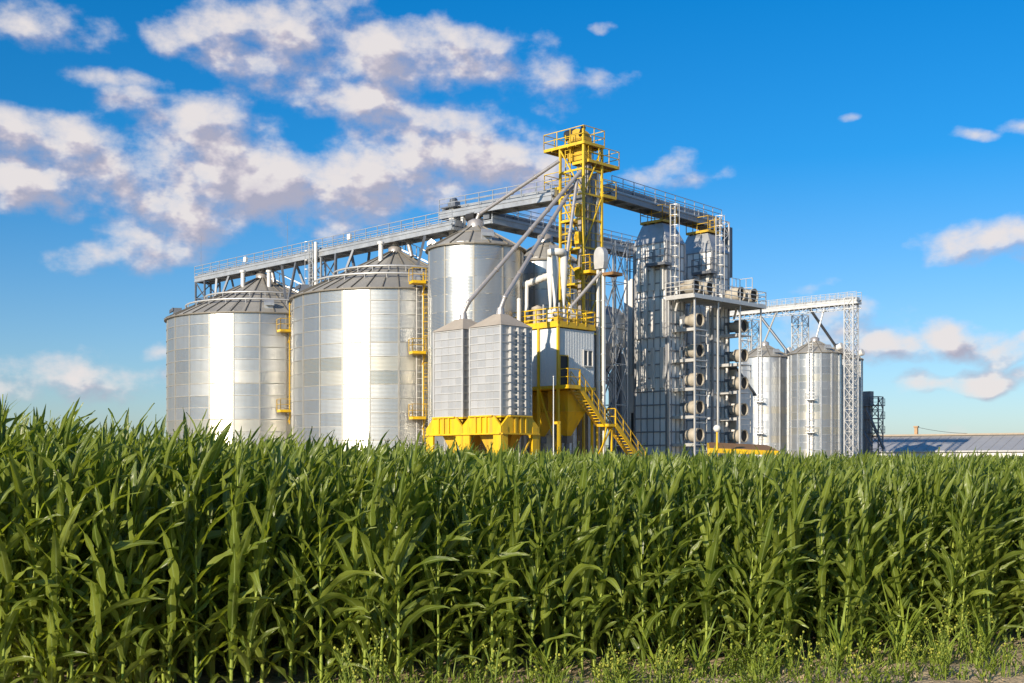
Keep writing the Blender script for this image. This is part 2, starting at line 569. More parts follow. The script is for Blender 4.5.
# ------------------------------------------------------------------ conveyor bridges
def bridge(label, A, B, zA, zB, w=1.7, deck=.62, box=.75, group='conveyor bridges of the grain plant', rods=(), m='steel', box_mat='steel', boxes=(), railh=1.15):
    A, B = Vector((*A, zA)), Vector((*B, zB))
    mid = (A + B) / 2
    root = thing('conveyor_bridge', (mid.x, mid.y, min(zA, zB)), label, 'conveyor', group)
    t = (B - A).normalized()
    n = t.cross(Z3).normalized()
    L = (B - A).length
    d = MB()
    for s in (-1, 1):
        d.bar(A + n * (s * w / 2) + Z3 * deck / 2, B + n * (s * w / 2) + Z3 * deck / 2, .10, deck)
        d.bar(A + n * (s * (w / 2 + .06)) + Z3 * (deck - .04), B + n * (s * (w / 2 + .06)) + Z3 * (deck - .04), .10, .1)
        d.bar(A + n * (s * (w / 2 + .06)) + Z3 * .05, B + n * (s * (w / 2 + .06)) + Z3 * .05, .10, .1)
    d.bar(A + Z3 * (deck * .55), B + Z3 * (deck * .55), w - .12, .06)
    k = int(L / 2.2)
    for i in range(k + 1):
        p = A.lerp(B, i / k) + Z3 * .12
        d.bar(p - n * (w / 2 - .06), p + n * (w / 2 - .06), .14, .2)
    d.build('deck', M[m], root)
    if box:
        b = MB()
        z = deck + box / 2 - .12
        b.bar(A + n * .12 + Z3 * z, B + n * .12 + Z3 * z, w * .46, box)
        kk = int(L / 3)
        for i in range(1, kk):
            p = A.lerp(B, i / kk) + n * .12 + Z3 * z
            b.bar(p - t * .05, p + t * .05, w * .46 + .1, box + .08)
        b.build('conveyor_casing', M[box_mat], root)
    for s in (-1, 1):
        r = MB()
        railing(r, [A + n * (s * (w / 2 + .03)) + Z3 * deck, B + n * (s * (w / 2 + .03)) + Z3 * deck], railh, 1.6, .055, (.37, .74, 1.1), .14)
        r.build('railing', M['steel'], root)
    for f in rods:
        r = MB()
        p = A.lerp(B, f) + n * (w / 2) + Z3 * deck
        r.tube(p, p + Z3 * 4.3, .022, .012, 6)
        r.build('lightning_rod', M['steel_dark'], root)
    for f in boxes:
        r = MB()
        p = A.lerp(B, f) + n * (w / 2) + Z3 * (deck + .75)
        r.bar(p - t * .22, p + t * .22, .22, .5)
        r.build('lamp_box', M['white'], root)
    return root, A, B, t, n


LA, LB = (-33.0, 127.8), (-4.3, 99.0)
lb, a, b_, t, n = bridge('long grey conveyor bridge above the two large round silos', LA, LB, 21.05, 21.05, deck=.5, rods=(.03, .42), boxes=(.24, .66), box=.5)
for S, zr, offs in ((S1, z1, (-7.0, -4.6, 4.8, 7.2)), (S2, z2, (-7.4, -4.8, 5.0))):
    for o in offs:
        k = MB()
        for s in (-1, 1):
            q = Vector((S[0], S[1], 0)) + U3 * o + n * (s * .9)
            rr = min(S[2] - .2, math.hypot(o, .9))
            top = q + Z3 * 21.05
            o2 = o * 1.32 if abs(o) < 5 else o * .93
            foot = Vector((S[0], S[1], 0)) + U3 * o2 + n * (s * 1.5)
            rr = min(S[2], math.hypot(o2, 1.5))
            foot.z = zr(rr)
            k.bar(top, foot, .2, .2)
            q2 = Vector((S[0], S[1], 0)) + U3 * o + n * (s * 1.2)
        if abs(o) > 5:
            k.bar(Vector((S[0], S[1], 18.6)) + U3 * o * .95 - n * 1.3, Vector((S[0], S[1], 18.6)) + U3 * o * .95 + n * 1.3, .14)
        k.build('support_strut', M['steel_dark'], lb)
for S in (S1, S2):
    k = MB()
    p = Vector((S[0], S[1], 20.6))
    k.tube(p + Z3 * .1, p + Z3 * .6, .34)
    k.build('drop_pipe', M['pipe'], lb)
    k = MB()
    k.tube(p + U3 * 1.7 + Z3 * .5, p + U3 * 2.2 - Z3 * .9, .2)
    k.build('drop_pipe', M['pipe'], lb)

ub, ua, ubB, ut, un = bridge('short upper conveyor bridge running from the yellow tower to the junction behind the slim silo', (-5.6, 102.0), (3.6, 92.8), 22.5, 22.1, 1.5, .5, .55)
bb, ba, bbB, bt, bn = bridge('lower conveyor bridge sloping behind the yellow tower towards the dryers', (-2.2, 98.0), (11.7, 113.8), 21.4, 21.4, 1.5, .55, .7, box_mat='steel_dark')
rb, ra, rbB, rt, rn = bridge('high conveyor bridge from the yellow tower across the tops of the dryers', (7.4, 96.6), (18.5, 109.8), 23.15, 23.15, 1.5, .55, .75, m='bridge_grey', box_mat='bridge_grey', boxes=(), railh=1.25)

# junction head where the bridges meet
j = thing('transfer_head', (-5.3, 100.9, 21.6), 'pale conveyor transfer head with drive where two bridges meet behind the slim silo', 'conveyor head')
b = MB()
p = Vector((-4.9, 100.6, 0))
b.bar(p + Z3 * 18.4, p + Z3 * 23.4, .55, .55, U3)
b.bar(p + U3 * 1.2 + Z3 * 18.4, p + U3 * 1.2 + Z3 * 22.6, .3, .3, U3)
b.build('post', M['white'], j)
b = MB()
b.bar(p - U3 * .4 + Z3 * 23.6, p + U3 * .5 + Z3 * 23.6, .6, .35)
b.tube(p - U3 * .3 + Z3 * 23.9, p + U3 * .3 + Z3 * 23.9, .2)
b.bar(p - U3 * .9 + Z3 * 23.3, p + U3 * .9 + Z3 * 23.3, 1.3, .1)
b.build('drive', M['steel_dark'], j)
b = MB()
b.tube(p + U3 * 1.9 + Z3 * 22.2, p + U3 * 2.9 + Z3 * 22.2, .45, .45, 14)
b.build('motor', M['black'], j)

# support trestles
TG = 'lattice trestles carrying the long conveyor bridge'


def trestle(cx, cy, w, z, label, m='steel', group=TG, ladder_side=None, step=1.8, leg=.16, br=.09, cross=False, name='lattice_trestle'):
    root = thing(name, (cx, cy, 0), label, 'lattice tower', group)
    fr = Frame(cx, cy)
    b = MB()
    lattice(b, fr, -w / 2, w / 2, -w / 2, w / 2, 0, z, leg, br, step, cross)
    b.build('frame', M[m], root)
    if ladder_side is not None:
        b = MB()
        u, v = ladder_side
        p = fr(u, v, 8)
        ladder(b, p, p + Z3 * (z - 6.6), U3, .55, .32, .08, -V3)
        b.build('ladder', M['steel_light'], root)
    return root


tr = trestle(-17.7, 112.5, 1.7, 21.0, 'grey lattice trestle with white caged ladder standing between the two large silos', ladder_side=(-.1, -1.3))
b = MB()
fr = Frame(-17.7, 112.5)
b.tube(fr(.5, -1.2, 14.5), fr(.5, -1.2, 22.4), .15, .15, 12)
b.build('riser_pipe', M['white'], tr)
trestle(-32.2, 127.0, 1.8, 21.0, 'grey lattice trestle at the left end of the long bridge', 'steel_dark')
trestle(8.4, 98.6, 1.5, 20.0, 'dark lattice trestle with cross braces right of the white elevator', 'steel', None, None, 3.6, .11, .05, True)

# right gantry over the slim silos
gb, ga, gB, gt, gn = bridge('white conveyor gantry above the slim silos on the right', (31.5, 179.0), (47.6, 164.6), 23.6, 23.7, 1.4, .5, .5, m='steel_light', box_mat='steel_light')
for s in (-1, 1):
    b = MB()
    kk = 16
    for i in range(kk):
        p0, p1 = ga.lerp(gB, i / kk) + gn * (s * .74), ga.lerp(gB, (i + 1) / kk) + gn * (s * .74)
        b.bar(p0 + Z3 * .5, p0 - Z3 * .55, .07)
        b.bar(p0 - Z3 * .55, p1 - Z3 * .55, .08)
        b.bar(p0 + (Z3 * .45 if i % 2 else Z3 * -.5), p1 + (Z3 * -.5 if i % 2 else Z3 * .45), .055)
        b.bar(p0 + Z3 * .5, p0 + Z3 * 1.7, .06)
    b.build('truss', M['steel_light'], gb)
GT = 'white lattice towers of the right gantry'
for (cx, cy, w, lab) in ((46.7, 165.2, 1.35, 'white lattice tower at the right end of the gantry, standing clear of the silos'),
                         (42.0, 174.9, 1.7, 'white lattice tower of the gantry between the two slim silos'),
                         (36.0, 181.5, 1.9, 'white lattice tower of the gantry rising behind the shaded slim silo')):
    trestle(cx, cy, w, 24.6 if cx > 46 else 23.4, lab, 'steel_light', GT, None, 1.5, .14, .06, True)
GS = 'crossing spouts under the right gantry'
for p0, p1, lab in (((760, 316, 174), (786, 350, 172), 'dark spout slanting down from the gantry to the shaded slim silo'),
                    ((776, 313, 172), (764, 343, 174), 'thin pale spout under the gantry leaning left onto the shaded silo'),
                    ((810, 309, 169), (837, 348, 176), 'dark spout slanting down from the gantry to the rear slim silo'),
                    ((824, 309, 168), (815, 342, 168), 'thin pale spout under the gantry leaning left onto the nearest slim silo')):
    a, q = PX(*p0), PX(*p1)
    o = MB()
    o.tube(a, q, .2 if 'dark' in lab else .13)
    o.tube(q, q - Z3 * .5, .26)
    o = o.build('grain_spout', M['steel_dark' if 'dark' in lab else 'steel_light'], None, a)
    tag(o, lab, 'spout', GS)

# far small elevator right of the gantry
fe = thing('bucket_elevator', (54.9, 185, 0), 'small dark elevator with platforms and slanting pipe right of the gantry', 'grain elevator')
fr = Frame(54.9, 185)
b = MB()
lattice(b, fr, .2, 2.0, -.6, .9, 0, 12, .14, .09, 1.9)
b.build('frame', M['steel_dark'], fe)
b = MB()
for u in (-.9, -.2):
    fr.box(b, u, u + .5, 0, .5, 0, 12)
fr.box(b, -1.1, .5, -.2, .8, 10.6, 12.9)
b.build('casing', M['steel_dark'], fe)
b = MB()
for z in (6.4, 8.6, 10.6):
    fr.box(b, -1.2, 2.2, -.8, 1.1, z, z + .12)
    railing(b, [fr(-1.2, -.8, z), fr(2.2, -.8, z), fr(2.2, 1.1, z)], 1.1, 1.1, .07)
b.build('platform', M['steel_dark'], fe)
b = MB()
b.tube(PX(866, 408, 184), PX(884, 449, 183), .22)
b.tube(PX(864, 432, 184), PX(872, 446, 183), .18)
b.build('spout', M['steel_dark'], fe)

# ------------------------------------------------------------------ yellow elevator tower
T = Frame(5.43, 91.0)
TW, TD = 2.4, 2.1
et = thing('elevator_tower', T(-1.2, 1.05, 0), 'tall yellow steel tower with stacked platforms rising above the whole plant', 'elevator tower')
b = MB()
LV = [11.8, 15.6, 18.3, 20.5, 22.4, 24.3, 26.2]
for (u, v) in ((0, 0), (-TW, 0), (-TW, TD), (0, TD)):
    b.bar(T(u, v, 0), T(u, v, 27.3 if (u, v) == (0, 0) else 26.4), .17, .17, U3)
for k, z in enumerate(LV):
    for p, q in (((0, 0), (-TW, 0)), ((0, 0), (0, TD)), ((-TW, 0), (-TW, TD)), ((0, TD), (-TW, TD))):
        b.bar(T(*p, z), T(*q, z), .09, .14)
for (z0, z1) in ((12, 15.6), (15.6, 18.3), (18.3, 22.4), (22.4, 26.1)):
    b.bar(T(-TW, -.03, z1), T(0, -.03, z0), .09, .09)
    b.bar(T(.03, 0, z0), T(.03, TD, z1), .09, .09)
    b.bar(T(-TW, TD, z0), T(0, TD, z1), .09, .09)
b.build('frame', M['tower_yellow'], et)


def platform(fr, root, u0, u1, v0, v1, z, sides='abcd', m='tower_yellow', h=1.15, thick=.22, rails=(.55, 1.1)):
    d = MB()
    fr.box(d, u0 + .06, u1 - .06, v0 + .06, v1 - .06, z - .08, z, 1)
    for (p, q) in (((u0, v0), (u1, v0)), ((u1, v0), (u1, v1)), ((u1, v1), (u0, v1)), ((u0, v1), (u0, v0))):
        d.bar(fr(*p, z - thick / 2 + .05), fr(*q, z - thick / 2 + .05), .09, thick)
    nb = max(1, int((u1 - u0) / .7))
    for i in range(1, nb):
        u = u0 + (u1 - u0) * i / nb
        d.bar(fr(u, v0, z - .17), fr(u, v1, z - .17), .07, .14)
    o = d.build('platform', [M[m], M['brown' if 'yellow' in m else 'steel_dark']], root)
    r = MB()
    S = {'a': ((u0, v0), (u1, v0)), 'b': ((u1, v0), (u1, v1)), 'c': ((u1, v1), (u0, v1)), 'd': ((u0, v1), (u0, v0))}
    for s in sides:
        p, q = S[s]
        railing(r, [fr(*p, z + .05), fr(*q, z + .05)], h, 1.3, .055, rails)
    r.build('railing', M[m], o)
    return o


platform(T, et, -4.0, .15, -.15, 2.25, 26.3)
platform(T, et, -1.5, .15, .4, 4.0, 25.0)
platform(T, et, -4.0, -TW, -.1, 1.6, 23.2, 'acd')
platform(T, et, -1.5, .1, 2.1, 3.7, 22.6, 'bc')
for z in (20.6, 18.4, 15.7):
    platform(T, et, -TW, -1.4, .15, 1.2, z, 'a')
b = MB()
ladder(b, T(-1.75, .15, 11.8), T(-1.75, .15, 27.2), U3, .5, .3, .06)
b.build('ladder', M['tower_yellow'], et)
for z in (22.5, 20.6, 18.4, 15.7, 13.8):
    b = MB()
    railing(b, [T(-TW, .02, z), T(0, .02, z), T(.02, TD, z)], 1.1, .8, .04)
    b.build('guard_rail', M['tower_yellow'], et)
for u, v, r_, z0 in ((-2.1, 1.8, .06, 0), (-1.9, 1.9, .05, 0), (-.1, 1.0, .07, 12), (-.15, .5, .05, 12), (-2.25, .9, .05, 12)):
    b = MB()
    b.tube(T(u, v, z0), T(u, v, 24.6), r_, None, 6)
    b.build('conduit', M['steel_dark'], et)
be = thing('bucket_elevator', T(-.9, 1.1, 0), 'grey bucket elevator trunks inside the yellow tower with dark motor on top', 'grain elevator')
b = MB()
for u0 in (-1.3, -.6):
    T.box(b, u0, u0 + .36, .8, 1.2, 0, 25.2)
    for z in range(3, 25, 2):
        T.box(b, u0 - .05, u0 + .41, .75, 1.25, z, z + .1)
b.build('casing', M['pipe'], be)
b = MB()
for u0 in (-.5, .0):
    T.box(b, u0 - .3, u0 - .05, 1.6, 1.9, 0, 24.2)
b.build('casing', M['steel'], be)
b = MB()
T.box(b, -2.2, -.4, .6, 1.4, 25.2, 26.9)
b.tube(T(-1.3, .6, 26.9), T(-1.3, 1.4, 26.9), .75, .75, 16)
b.build('head', M['yellow_dull'], be)
b = MB()
b.tube(T(-2.6, 1.0, 27.4), T(-1.7, 1.0, 27.4), .42, .42, 14)
b.tube(T(-.9, .7, 27.1), T(-.2, .2, 27.45), .2, .2, 10)
b.build('motor', M['black'], be)
b = MB()
T.box(b, -1.3, -.5, .6, 1.3, 21.4, 22.8)
b.build('distributor', M['steel_dark'], be)
for z in (15.9, 20.7, 18.6):
    b = MB()
    T.box(b, -.75, -.25, -.2, .4, z, z + .9)
    b.tube(T(-.5, -.2, z + .5), T(-.5, .5, z + .5), .3, .3, 12)
    b.build('gearbox', M['yellow'], be)

# ------------------------------------------------------------------ square bins
QG = 'square panelled bins on yellow frames'
Q = Frame(-.73, 80.0)


def square_bin(u1, w, d, label):
    u0 = u1 - w
    root = thing('square_bin', Q(u1 - w / 2, d / 2, 0), label, 'grain bin', QG)
    z0, z1, nr = 5.15, 11.1, 11
    b = MB()
    hh = (z1 - z0) / nr
    for k, (p, q, nc) in enumerate((((u0, 0), (u1, 0), 4), ((u1, 0), (u1, d), 4), ((u1, d), (u0, d), 4), ((u0, d), (u0, 0), 4))):
        for j in range(nr):
            for i in range(nc):
                f0, f1 = i / nc, (i + 1) / nc
                P = lambda f, z: Q(p[0] + (q[0] - p[0]) * f, p[1] + (q[1] - p[1]) * f, z)
                x = k * 10 + i
                b.face([P(f0, z0 + j * hh), P(f1, z0 + j * hh), P(f1, z0 + (j + 1) * hh), P(f0, z0 + (j + 1) * hh)],
                       [(x + .1, j + .1), (x + .9, j + .1), (x + .9, j + .9), (x + .1, j + .9)])
    b.build('wall', M['bin'], root)
    b = MB()
    for j in range(nr + 1):
        z = z0 + j * hh
        dv = .05 if j % 1 == 0 else .1
        Q.box(b, u0 - .05, u1 + .06, -.05, .0, z - .03, z + .03)
        Q.box(b, u1, u1 + .06, .0, d + .05, z - .04, z + .04)
        Q.box(b, u0 - .05, u0, .0, d + .05, z - .03, z + .03)
        Q.box(b, u0, u1, d, d + .05, z - .03, z + .03)
    for i in range(1, 4):
        u = u0 + w * i / 4
        Q.box(b, u - .012, u + .012, -.02, .0, z0, z1)
        v = d * i / 4
        for j in range(nr):
            Q.box(b, u1, u1 + .26, v - .03, v + .03, z0 + j * hh + .05, z0 + (j + 1) * hh - .05)
        Q.box(b, u0 - .12, u0, v - .03, v + .03, z0, z1)
    for (u, v) in ((u0, 0), (u1, 0), (u1, d), (u0, d)):
        Q.box(b, u - .07, u + .065, v - .07, v + .07, z0 - .05, z1 + .05)
    b.build('flange', M['bin_flange'], root)
    r = MB()
    cx, cv, za = (u0 + u1) / 2, d / 2, z1 + .98
    cs = [(u0 - .12, -.12), (u1 + .12, -.12), (u1 + .12, d + .12), (u0 - .12, d + .12)]
    ct = [(cx - .35, cv - .35), (cx + .35, cv - .35), (cx + .35, cv + .35), (cx - .35, cv + .35)]
    for i in range(4):
        k2 = (i + 1) % 4
        r.face([Q(*cs[i], z1 + .06), Q(*cs[k2], z1 + .06), Q(*ct[k2], za), Q(*ct[i], za)])
    r.face([Q(*p, za) for p in ct])
    r.build('roof', M['tan'], root)
    r = MB()
    r.tube(Q(cx, cv, za), Q(cx, cv, za + .45), .3, .24, 14)
    r.build('inlet', M['pipe'], root)
    h = MB()
    for (cv0, cv1) in ((.05, d / 2), (d / 2, d - .05)):
        t_ = [(u0 + .05, cv0), (u1 - .05, cv0), (u1 - .05, cv1), (u0 + .05, cv1)]
        bm_ = [(cx - .25, (cv0 + cv1) / 2 - .2), (cx + .25, (cv0 + cv1) / 2 - .2), (cx + .25, (cv0 + cv1) / 2 + .2), (cx - .25, (cv0 + cv1) / 2 + .2)]
        for i in range(4):
            k2 = (i + 1) % 4
            h.face([Q(*bm_[i], 2.6), Q(*bm_[k2], 2.6), Q(*t_[k2], 4.9), Q(*t_[i], 4.9)])
    h.build('hopper', M['yellow_dull'], root)
    fbm = MB()
    e = .38                                   # how far the base stands out
    U0, U1, V0, V1 = u0 - e, u1 + e * 1.0, -e, d + e
    zt, zb = 5.12, 3.95
    # two side beams per face, with sloping shoulders over the legs
    def beam(p, q, nrm):
        p, q = Vector(p), Vector(q)
        t_ = (q - p).normalized()
        L = (q - p).length
        ch = .75
        prof = [(0, zb - .1), (L, zb - .1), (L, zt - ch), (L - ch, zt), (ch, zt), (0, zt - ch)]
        f = [p + t_ * s_ + Z3 * z_ for s_, z_ in prof]
        bk = [x_ - nrm * .16 for x_ in f]
        fbm.mesh(f + bk, [tuple(range(6)), tuple(range(6, 12))[::-1]] + [(i, i + 6, (i + 1) % 6 + 6, (i + 1) % 6) for i in range(6)])
        # flanges and web stiffeners stand proud
        fbm.bar(p + t_ * ch + Z3 * (zt - .04) + nrm * .07, q - t_ * ch + Z3 * (zt - .04) + nrm * .07, .16, .1)
        fbm.bar(p + Z3 * (zb - .06) + nrm * .07, q + Z3 * (zb - .06) + nrm * .07, .16, .1)
        for s_ in (0.36, .5, .64):
            x_ = p + t_ * (L * s_) + nrm * .07
            fbm.bar(x_ + Z3 * zb, x_ + Z3 * (zt - .1), .06, .14, t_)
    beam(Q(U0, V0, 0), Q(U1, V0, 0), -V3)
    beam(Q(U1, V0, 0), Q(U1, V1, 0), U3)
    beam(Q(U1, V1, 0), Q(U0, V1, 0), V3)
    beam(Q(U0, V1, 0), Q(U0, V0, 0), -U3)
    Q.box(fbm, u0 - .1, u1 + .1, -.1, d + .1, zt - .14, zt - .02)
    fr_ = fbm.build('base_frame', M['yellow'], root)
    for (u, v) in ((U0, V0), (U1, V0), (U1, V1), (U0, V1)):
        l = MB()
        su, sv = (1 if u == U0 else -1), (1 if v == V0 else -1)
        ua, ub_ = sorted((u - su * .02, u + su * .72))
        va, vb = sorted((v - sv * .02, v + sv * .14))
        Q.box(l, ua, ub_, va, vb, 0, 4.37)
        ua, ub_ = sorted((u - su * .03, u + su * .14))
        va, vb = sorted((v + sv * .14, v + sv * .62))
        Q.box(l, ua, ub_, va, vb, 0, 4.37)
        l.build('leg', M['yellow'], root)
    dd = MB()
    dd.bar(Q(U0 + .7, V0 + .1, .2), Q(U1 - .7, V0 + .1, 3.6), .1)
    dd.bar(Q(U1 - .1, V0 + .7, .2), Q(U1 - .1, V1 - .7, 3.6), .1)
    dd.build('brace', M['yellow_dull'], root)
    return root, Q(cx, cv, za + .4)


_, top1 = square_bin(0, 3.0, 2.85, 'square panelled grain bin nearer the control cabin, its ribbed right face in view')
_, top2 = square_bin(-3.75, 3.0, 2.85, 'square panelled grain bin on the left, partly hidden behind its twin')

# ------------------------------------------------------------------ control cabin
B = Frame(3.3, 86.0)
BV, BU = 3.9, -5.4
cab = thing('control_cabin', B(BU / 2, BV / 2, 0), 'pale clad control cabin raised on yellow columns beside the square bins', 'cabin')
b = MB()
B.box(b, BU, 0, 0, BV, 7.5, 11.62)
for i in range(0, 22):                       # cladding ribs
    v = .1 + i * (BV - .2) / 21
    if .12 < v < 1.0 or 2.6 < v < 3.72:
        segs = [(9.75, 11.6)] if v < 1 else [(7.5, 8.95), (10.3, 11.6)]
    else:
        segs = [(7.5, 11.6)]
    for z0, z1_ in segs:
        B.box(b, 0, .014, v - .03, v + .03, z0, z1_)
for i in range(0, 26):
    u = BU + .1 + i * (-BU - .2) / 25
    B.box(b, u - .03, u + .03, -.014, 0, 7.5, 11.6)
b.build('wall', M['cladding'], cab)
b = MB()
B.box(b, 0.03, .06, .14, .95, 7.5, 9.62)
door = b.build('door', M['black'], cab)
b = MB()
B.box(b, .06, .12, .95, 1.0, 7.5, 9.7)
B.box(b, .06, .12, .09, .14, 7.5, 9.7)
B.box(b, .06, .12, .14, .95, 9.62, 9.7)
b.build('frame', M['yellow_dull'], door)
b = MB()
B.box(b, .03, .06, 2.68, 3.66, 9.06, 10.18)
win = b.build('window', M['glass'], cab)
b = MB()
for v in (2.64, 3.14, 3.66):
    B.box(b, .055, .13, v - .05, v + .05, 9.0, 10.24)
for z in (9.0, 10.16):
    B.box(b, .055, .125, 2.69, 3.61, z, z + .08)
b.build('frame', M['white'], win)
b = MB()
B.box(b, BU - .1, .12, -.12, BV + .1, 11.70, 11.92)
b.build('edge_beam', M['yellow'], cab)
b = MB()
B.box(b, BU - .1, .10, -.10, BV + .1, 7.26, 7.5)
b.build('edge_beam', M['yellow'], cab)
for (u, v) in ((.03, -.03), (-1.85, -.08), (BU, -.03), (-.1, BV - .1), (BU, BV)):
    b = MB()
    b.bar(B(u, v, 0), B(u, v, 11.68 if v < 1 else 7.3), .17, .17, U3)
    b.build('column', M['yellow'], cab)
b = MB()
for (p, q) in (((0, 0), (-1.85, 0)), ((-1.85, 0), (BU, 0))):
    b.bar(B(*p, 2.6), B(*q, 7.2), .11)
    b.bar(B(*p, 2.6), B(*q, 2.6), .11)
b.build('brace', M['yellow'], cab)
b = MB()
railing(b, [B(BU, BV, 11.92), B(BU, -.1, 11.92), B(.1, -.1, 11.92), B(.1, BV, 11.92), B(BU, BV, 11.92)], 1.15, 1.0, .075, (.4, .75, 1.1), .2)
b.build('railing', M['yellow'], cab)
for cu, cv in ((-1.05, 2.1), (-3.7, 2.1)):
    b = MB()
    hs_ = .98
    q4 = lambda h_, z: [B(cu - h_, cv - h_, z), B(cu + h_, cv - h_, z), B(cu + h_, cv + h_, z), B(cu - h_, cv + h_, z)]
    b.hexa(q4(hs_, 5.7), q4(hs_ * 1.02, 7.2))
    b.hexa(q4(.22, 3.9), q4(hs_ - .002, 5.698))
    for z_ in (5.7, 6.9):
        b.hexa(q4(hs_ + .06, z_ - .05), q4(hs_ + .06, z_ + .05))
    b.build('hopper', M['yellow'], cab)
    b = MB()
    b.hexa(q4(.3, 3.4), q4(.3, 3.9))
    b.tube(B(cu, cv, 3.4), B(cu, cv, 1.2), .2)
    b.build('outlet', M['steel_dark'], cab)
# stairs
st = thing('steel_stairs', B(.6, 5, 0), 'yellow steel stairs in two flights leading down from the cabin door', 'stairs')


def flight(v0, z0, v1, z1, u0, u1, treads):
    b = MB()
    for u in (u0, u1):
        b.bar(B(u, v0, z0), B(u, v1, z1), .07, .3)
    b.build('stringer', M['yellow'], st)
    b = MB()
    for i in range(1, treads):
        f = i / treads
        v, z = v0 + (v1 - v0) * f, z0 + (z1 - z0) * f
        B.box(b, u0 + .05, u1 - .05, v - .14, v + .14, z + .02, z + .07)
    b.build('treads', M['yellow'], st)
    for u in (u0, u1):
        b = MB()
        railing(b, [B(u, v0, z0 + .1), B(u, v1, z1 + .1)], 1.05, 1.1, .045)
        b.build('handrail', M['yellow'], st)


platform(B, st, .12, 1.05, -.1, 1.2, 7.45, 'ab', 'yellow', thick=.26)
flight(1.15, 7.4, 4.0, 4.75, .2, 1.0, 13)
platform(B, st, .12, 1.3, 4.0, 4.8, 4.75, 'c', 'yellow', thick=.2)
flight(4.8, 4.75, 10.0, .1, .55, 1.35, 22)
b = MB()
for (u, v) in ((.15, 4.1), (1.05, 4.7)):
    b.bar(B(u, v, 0), B(u, v, 4.7), .12, .12, U3)
b.bar(B(1.05, 4.7, 4.6), B(1.05, 2.2, 1.2), .09)
b.bar(B(1.05, 4.1, 4.6), B(1.05, 3.0, .9), .09)
b.build('support', M['yellow'], st)

# roof-deck equipment
cy = thing('dust_cyclones', B(-1.6, 1.6, 11.9), 'cluster of three white dust cyclones standing on the cabin roof', 'dust collector')
b = MB()
p = B(-1.6, 1.6, 17.2)
b.lathe(Vector((p.x, p.y, 0)), [(.01, 17.65), (.72, 17.6), (.72, 17.15), (.01, 17.15)], 20)
b.build('manifold', M['white'], cy)
for k, (du, dv) in enumerate(((-.46, -.2), (.12, -.35), (.45, .25))):
    q = B(-1.6 + du, 1.6 + dv, 0)
    b = MB()
    b.lathe(q, [(.01, 17.15), (.24, 17.14), (.29, 16.2), (.25, 15.4), (.10, 13.6), (.10, 13.2), (.01, 13.2)], 16)
    b.build('cone', M['white'], cy)
    b = MB()
    b.lathe(q, [(.01, 13.2), (.2, 13.2), (.2, 12.7), (.3, 12.6), (.3, 12.0), (.01, 12.0)], 14)
    b.build('airlock', M['white'], cy)
b = MB()
for (du, dv) in ((-.8, -.6), (.8, -.6), (.8, .7), (-.8, .7)):
    b.bar(B(-1.6 + du, 1.6 + dv, 11.9), B(-1.6 + du, 1.6 + dv, 13.6), .08, .08, U3)
b.build('stand', M['steel_light'], cy)
vs = thing('vent_stack', B(-2.9, .9, 11.92), 'short tan vent stack with cap on the cabin roof beside the cyclones', 'vent')
b = MB()
q = B(-2.9, .9, 0)
b.lathe(q, [(.34, 11.9), (.34, 13.1)], 16)
b.build('stack', M['tan'], vs)
b = MB()
b.lathe(q, [(.28, 13.1), (.45, 13.25), (.45, 13.4), (.01, 13.6)], 16)
b.build('cap', M['tan'], vs)
EG = 'machines on the cabin roof'
for (u, v, z, lab) in ((-.7, .7, .0, 'yellow motor unit on the cabin roof at the front corner of the railing'), (-.5, 2.4, .0, 'yellow motor unit on the cabin roof behind the window corner'),
                       (-3.9, 1.2, .0, 'yellow motor unit on the cabin roof left of the vent stack')):
    e = thing('drive_unit', B(u, v, 11.92), lab, 'machine', EG)
    b = MB()
    B.box(b, u - .3, u + .3, v - .3, v + .3, 11.92, 12.5)
    b.build('housing', M['yellow_dull'], e)
    b = MB()
    b.tube(B(u - .3, v, 12.75), B(u + .4, v, 12.75), .22)
    b.build('motor', M['steel'], e)

# white elevator right of the cabin
W = Frame(6.64, 89.5)
we = thing('bucket_elevator', W(0, 0, 0), 'slender white elevator with rounded head right of the control cabin', 'grain elevator')
b = MB()
pts = []
hw, z0, zc = .50, 16.4, 17.4
for k in range(13):
    g = math.pi * k / 12
    pts.append((hw * math.cos(g), zc + .62 * math.sin(g)))
pts = [(.42, z0), (hw, z0 + .5)] + pts + [(-hw, z0 + .5), (-.42, z0)]
fpts = [W(u, -.25, z) for u, z in pts]
bpts = [W(u, .25, z) for u, z in pts]
m_ = len(pts)
b.mesh(fpts + bpts, [tuple(range(m_)), tuple(range(m_, 2 * m_))[::-1]] + [(i, i + m_, (i + 1) % m_ + m_, (i + 1) % m_) for i in range(m_)])
b.build('head', M['steel_light'], we)
for u in (-.36, .16):
    b = MB()
    W.box(b, u, u + .2, -.1, .1, 0, 16.4)
    for z in range(2, 16, 2):
        W.box(b, u - .03, u + .23, -.13, .13, z, z + .07)
    b.build('trunk', M['duct'], we)
b = MB()
W.box(b, -.55, .55, -.3, .3, 0, 1.3)
b.build('boot', M['white'], we)
platform(W, we, -1.5, -.6, -.6, .5, 16.3, 'abd', 'yellow')
platform(W, we, .35, 1.3, -.2, .9, 16.0, '', 'brown')
b = MB()
b.tube(W(-.05, .2, 17.4), W(-.05, .65, 17.4), .22)
b.build('motor', M['steel'], we)

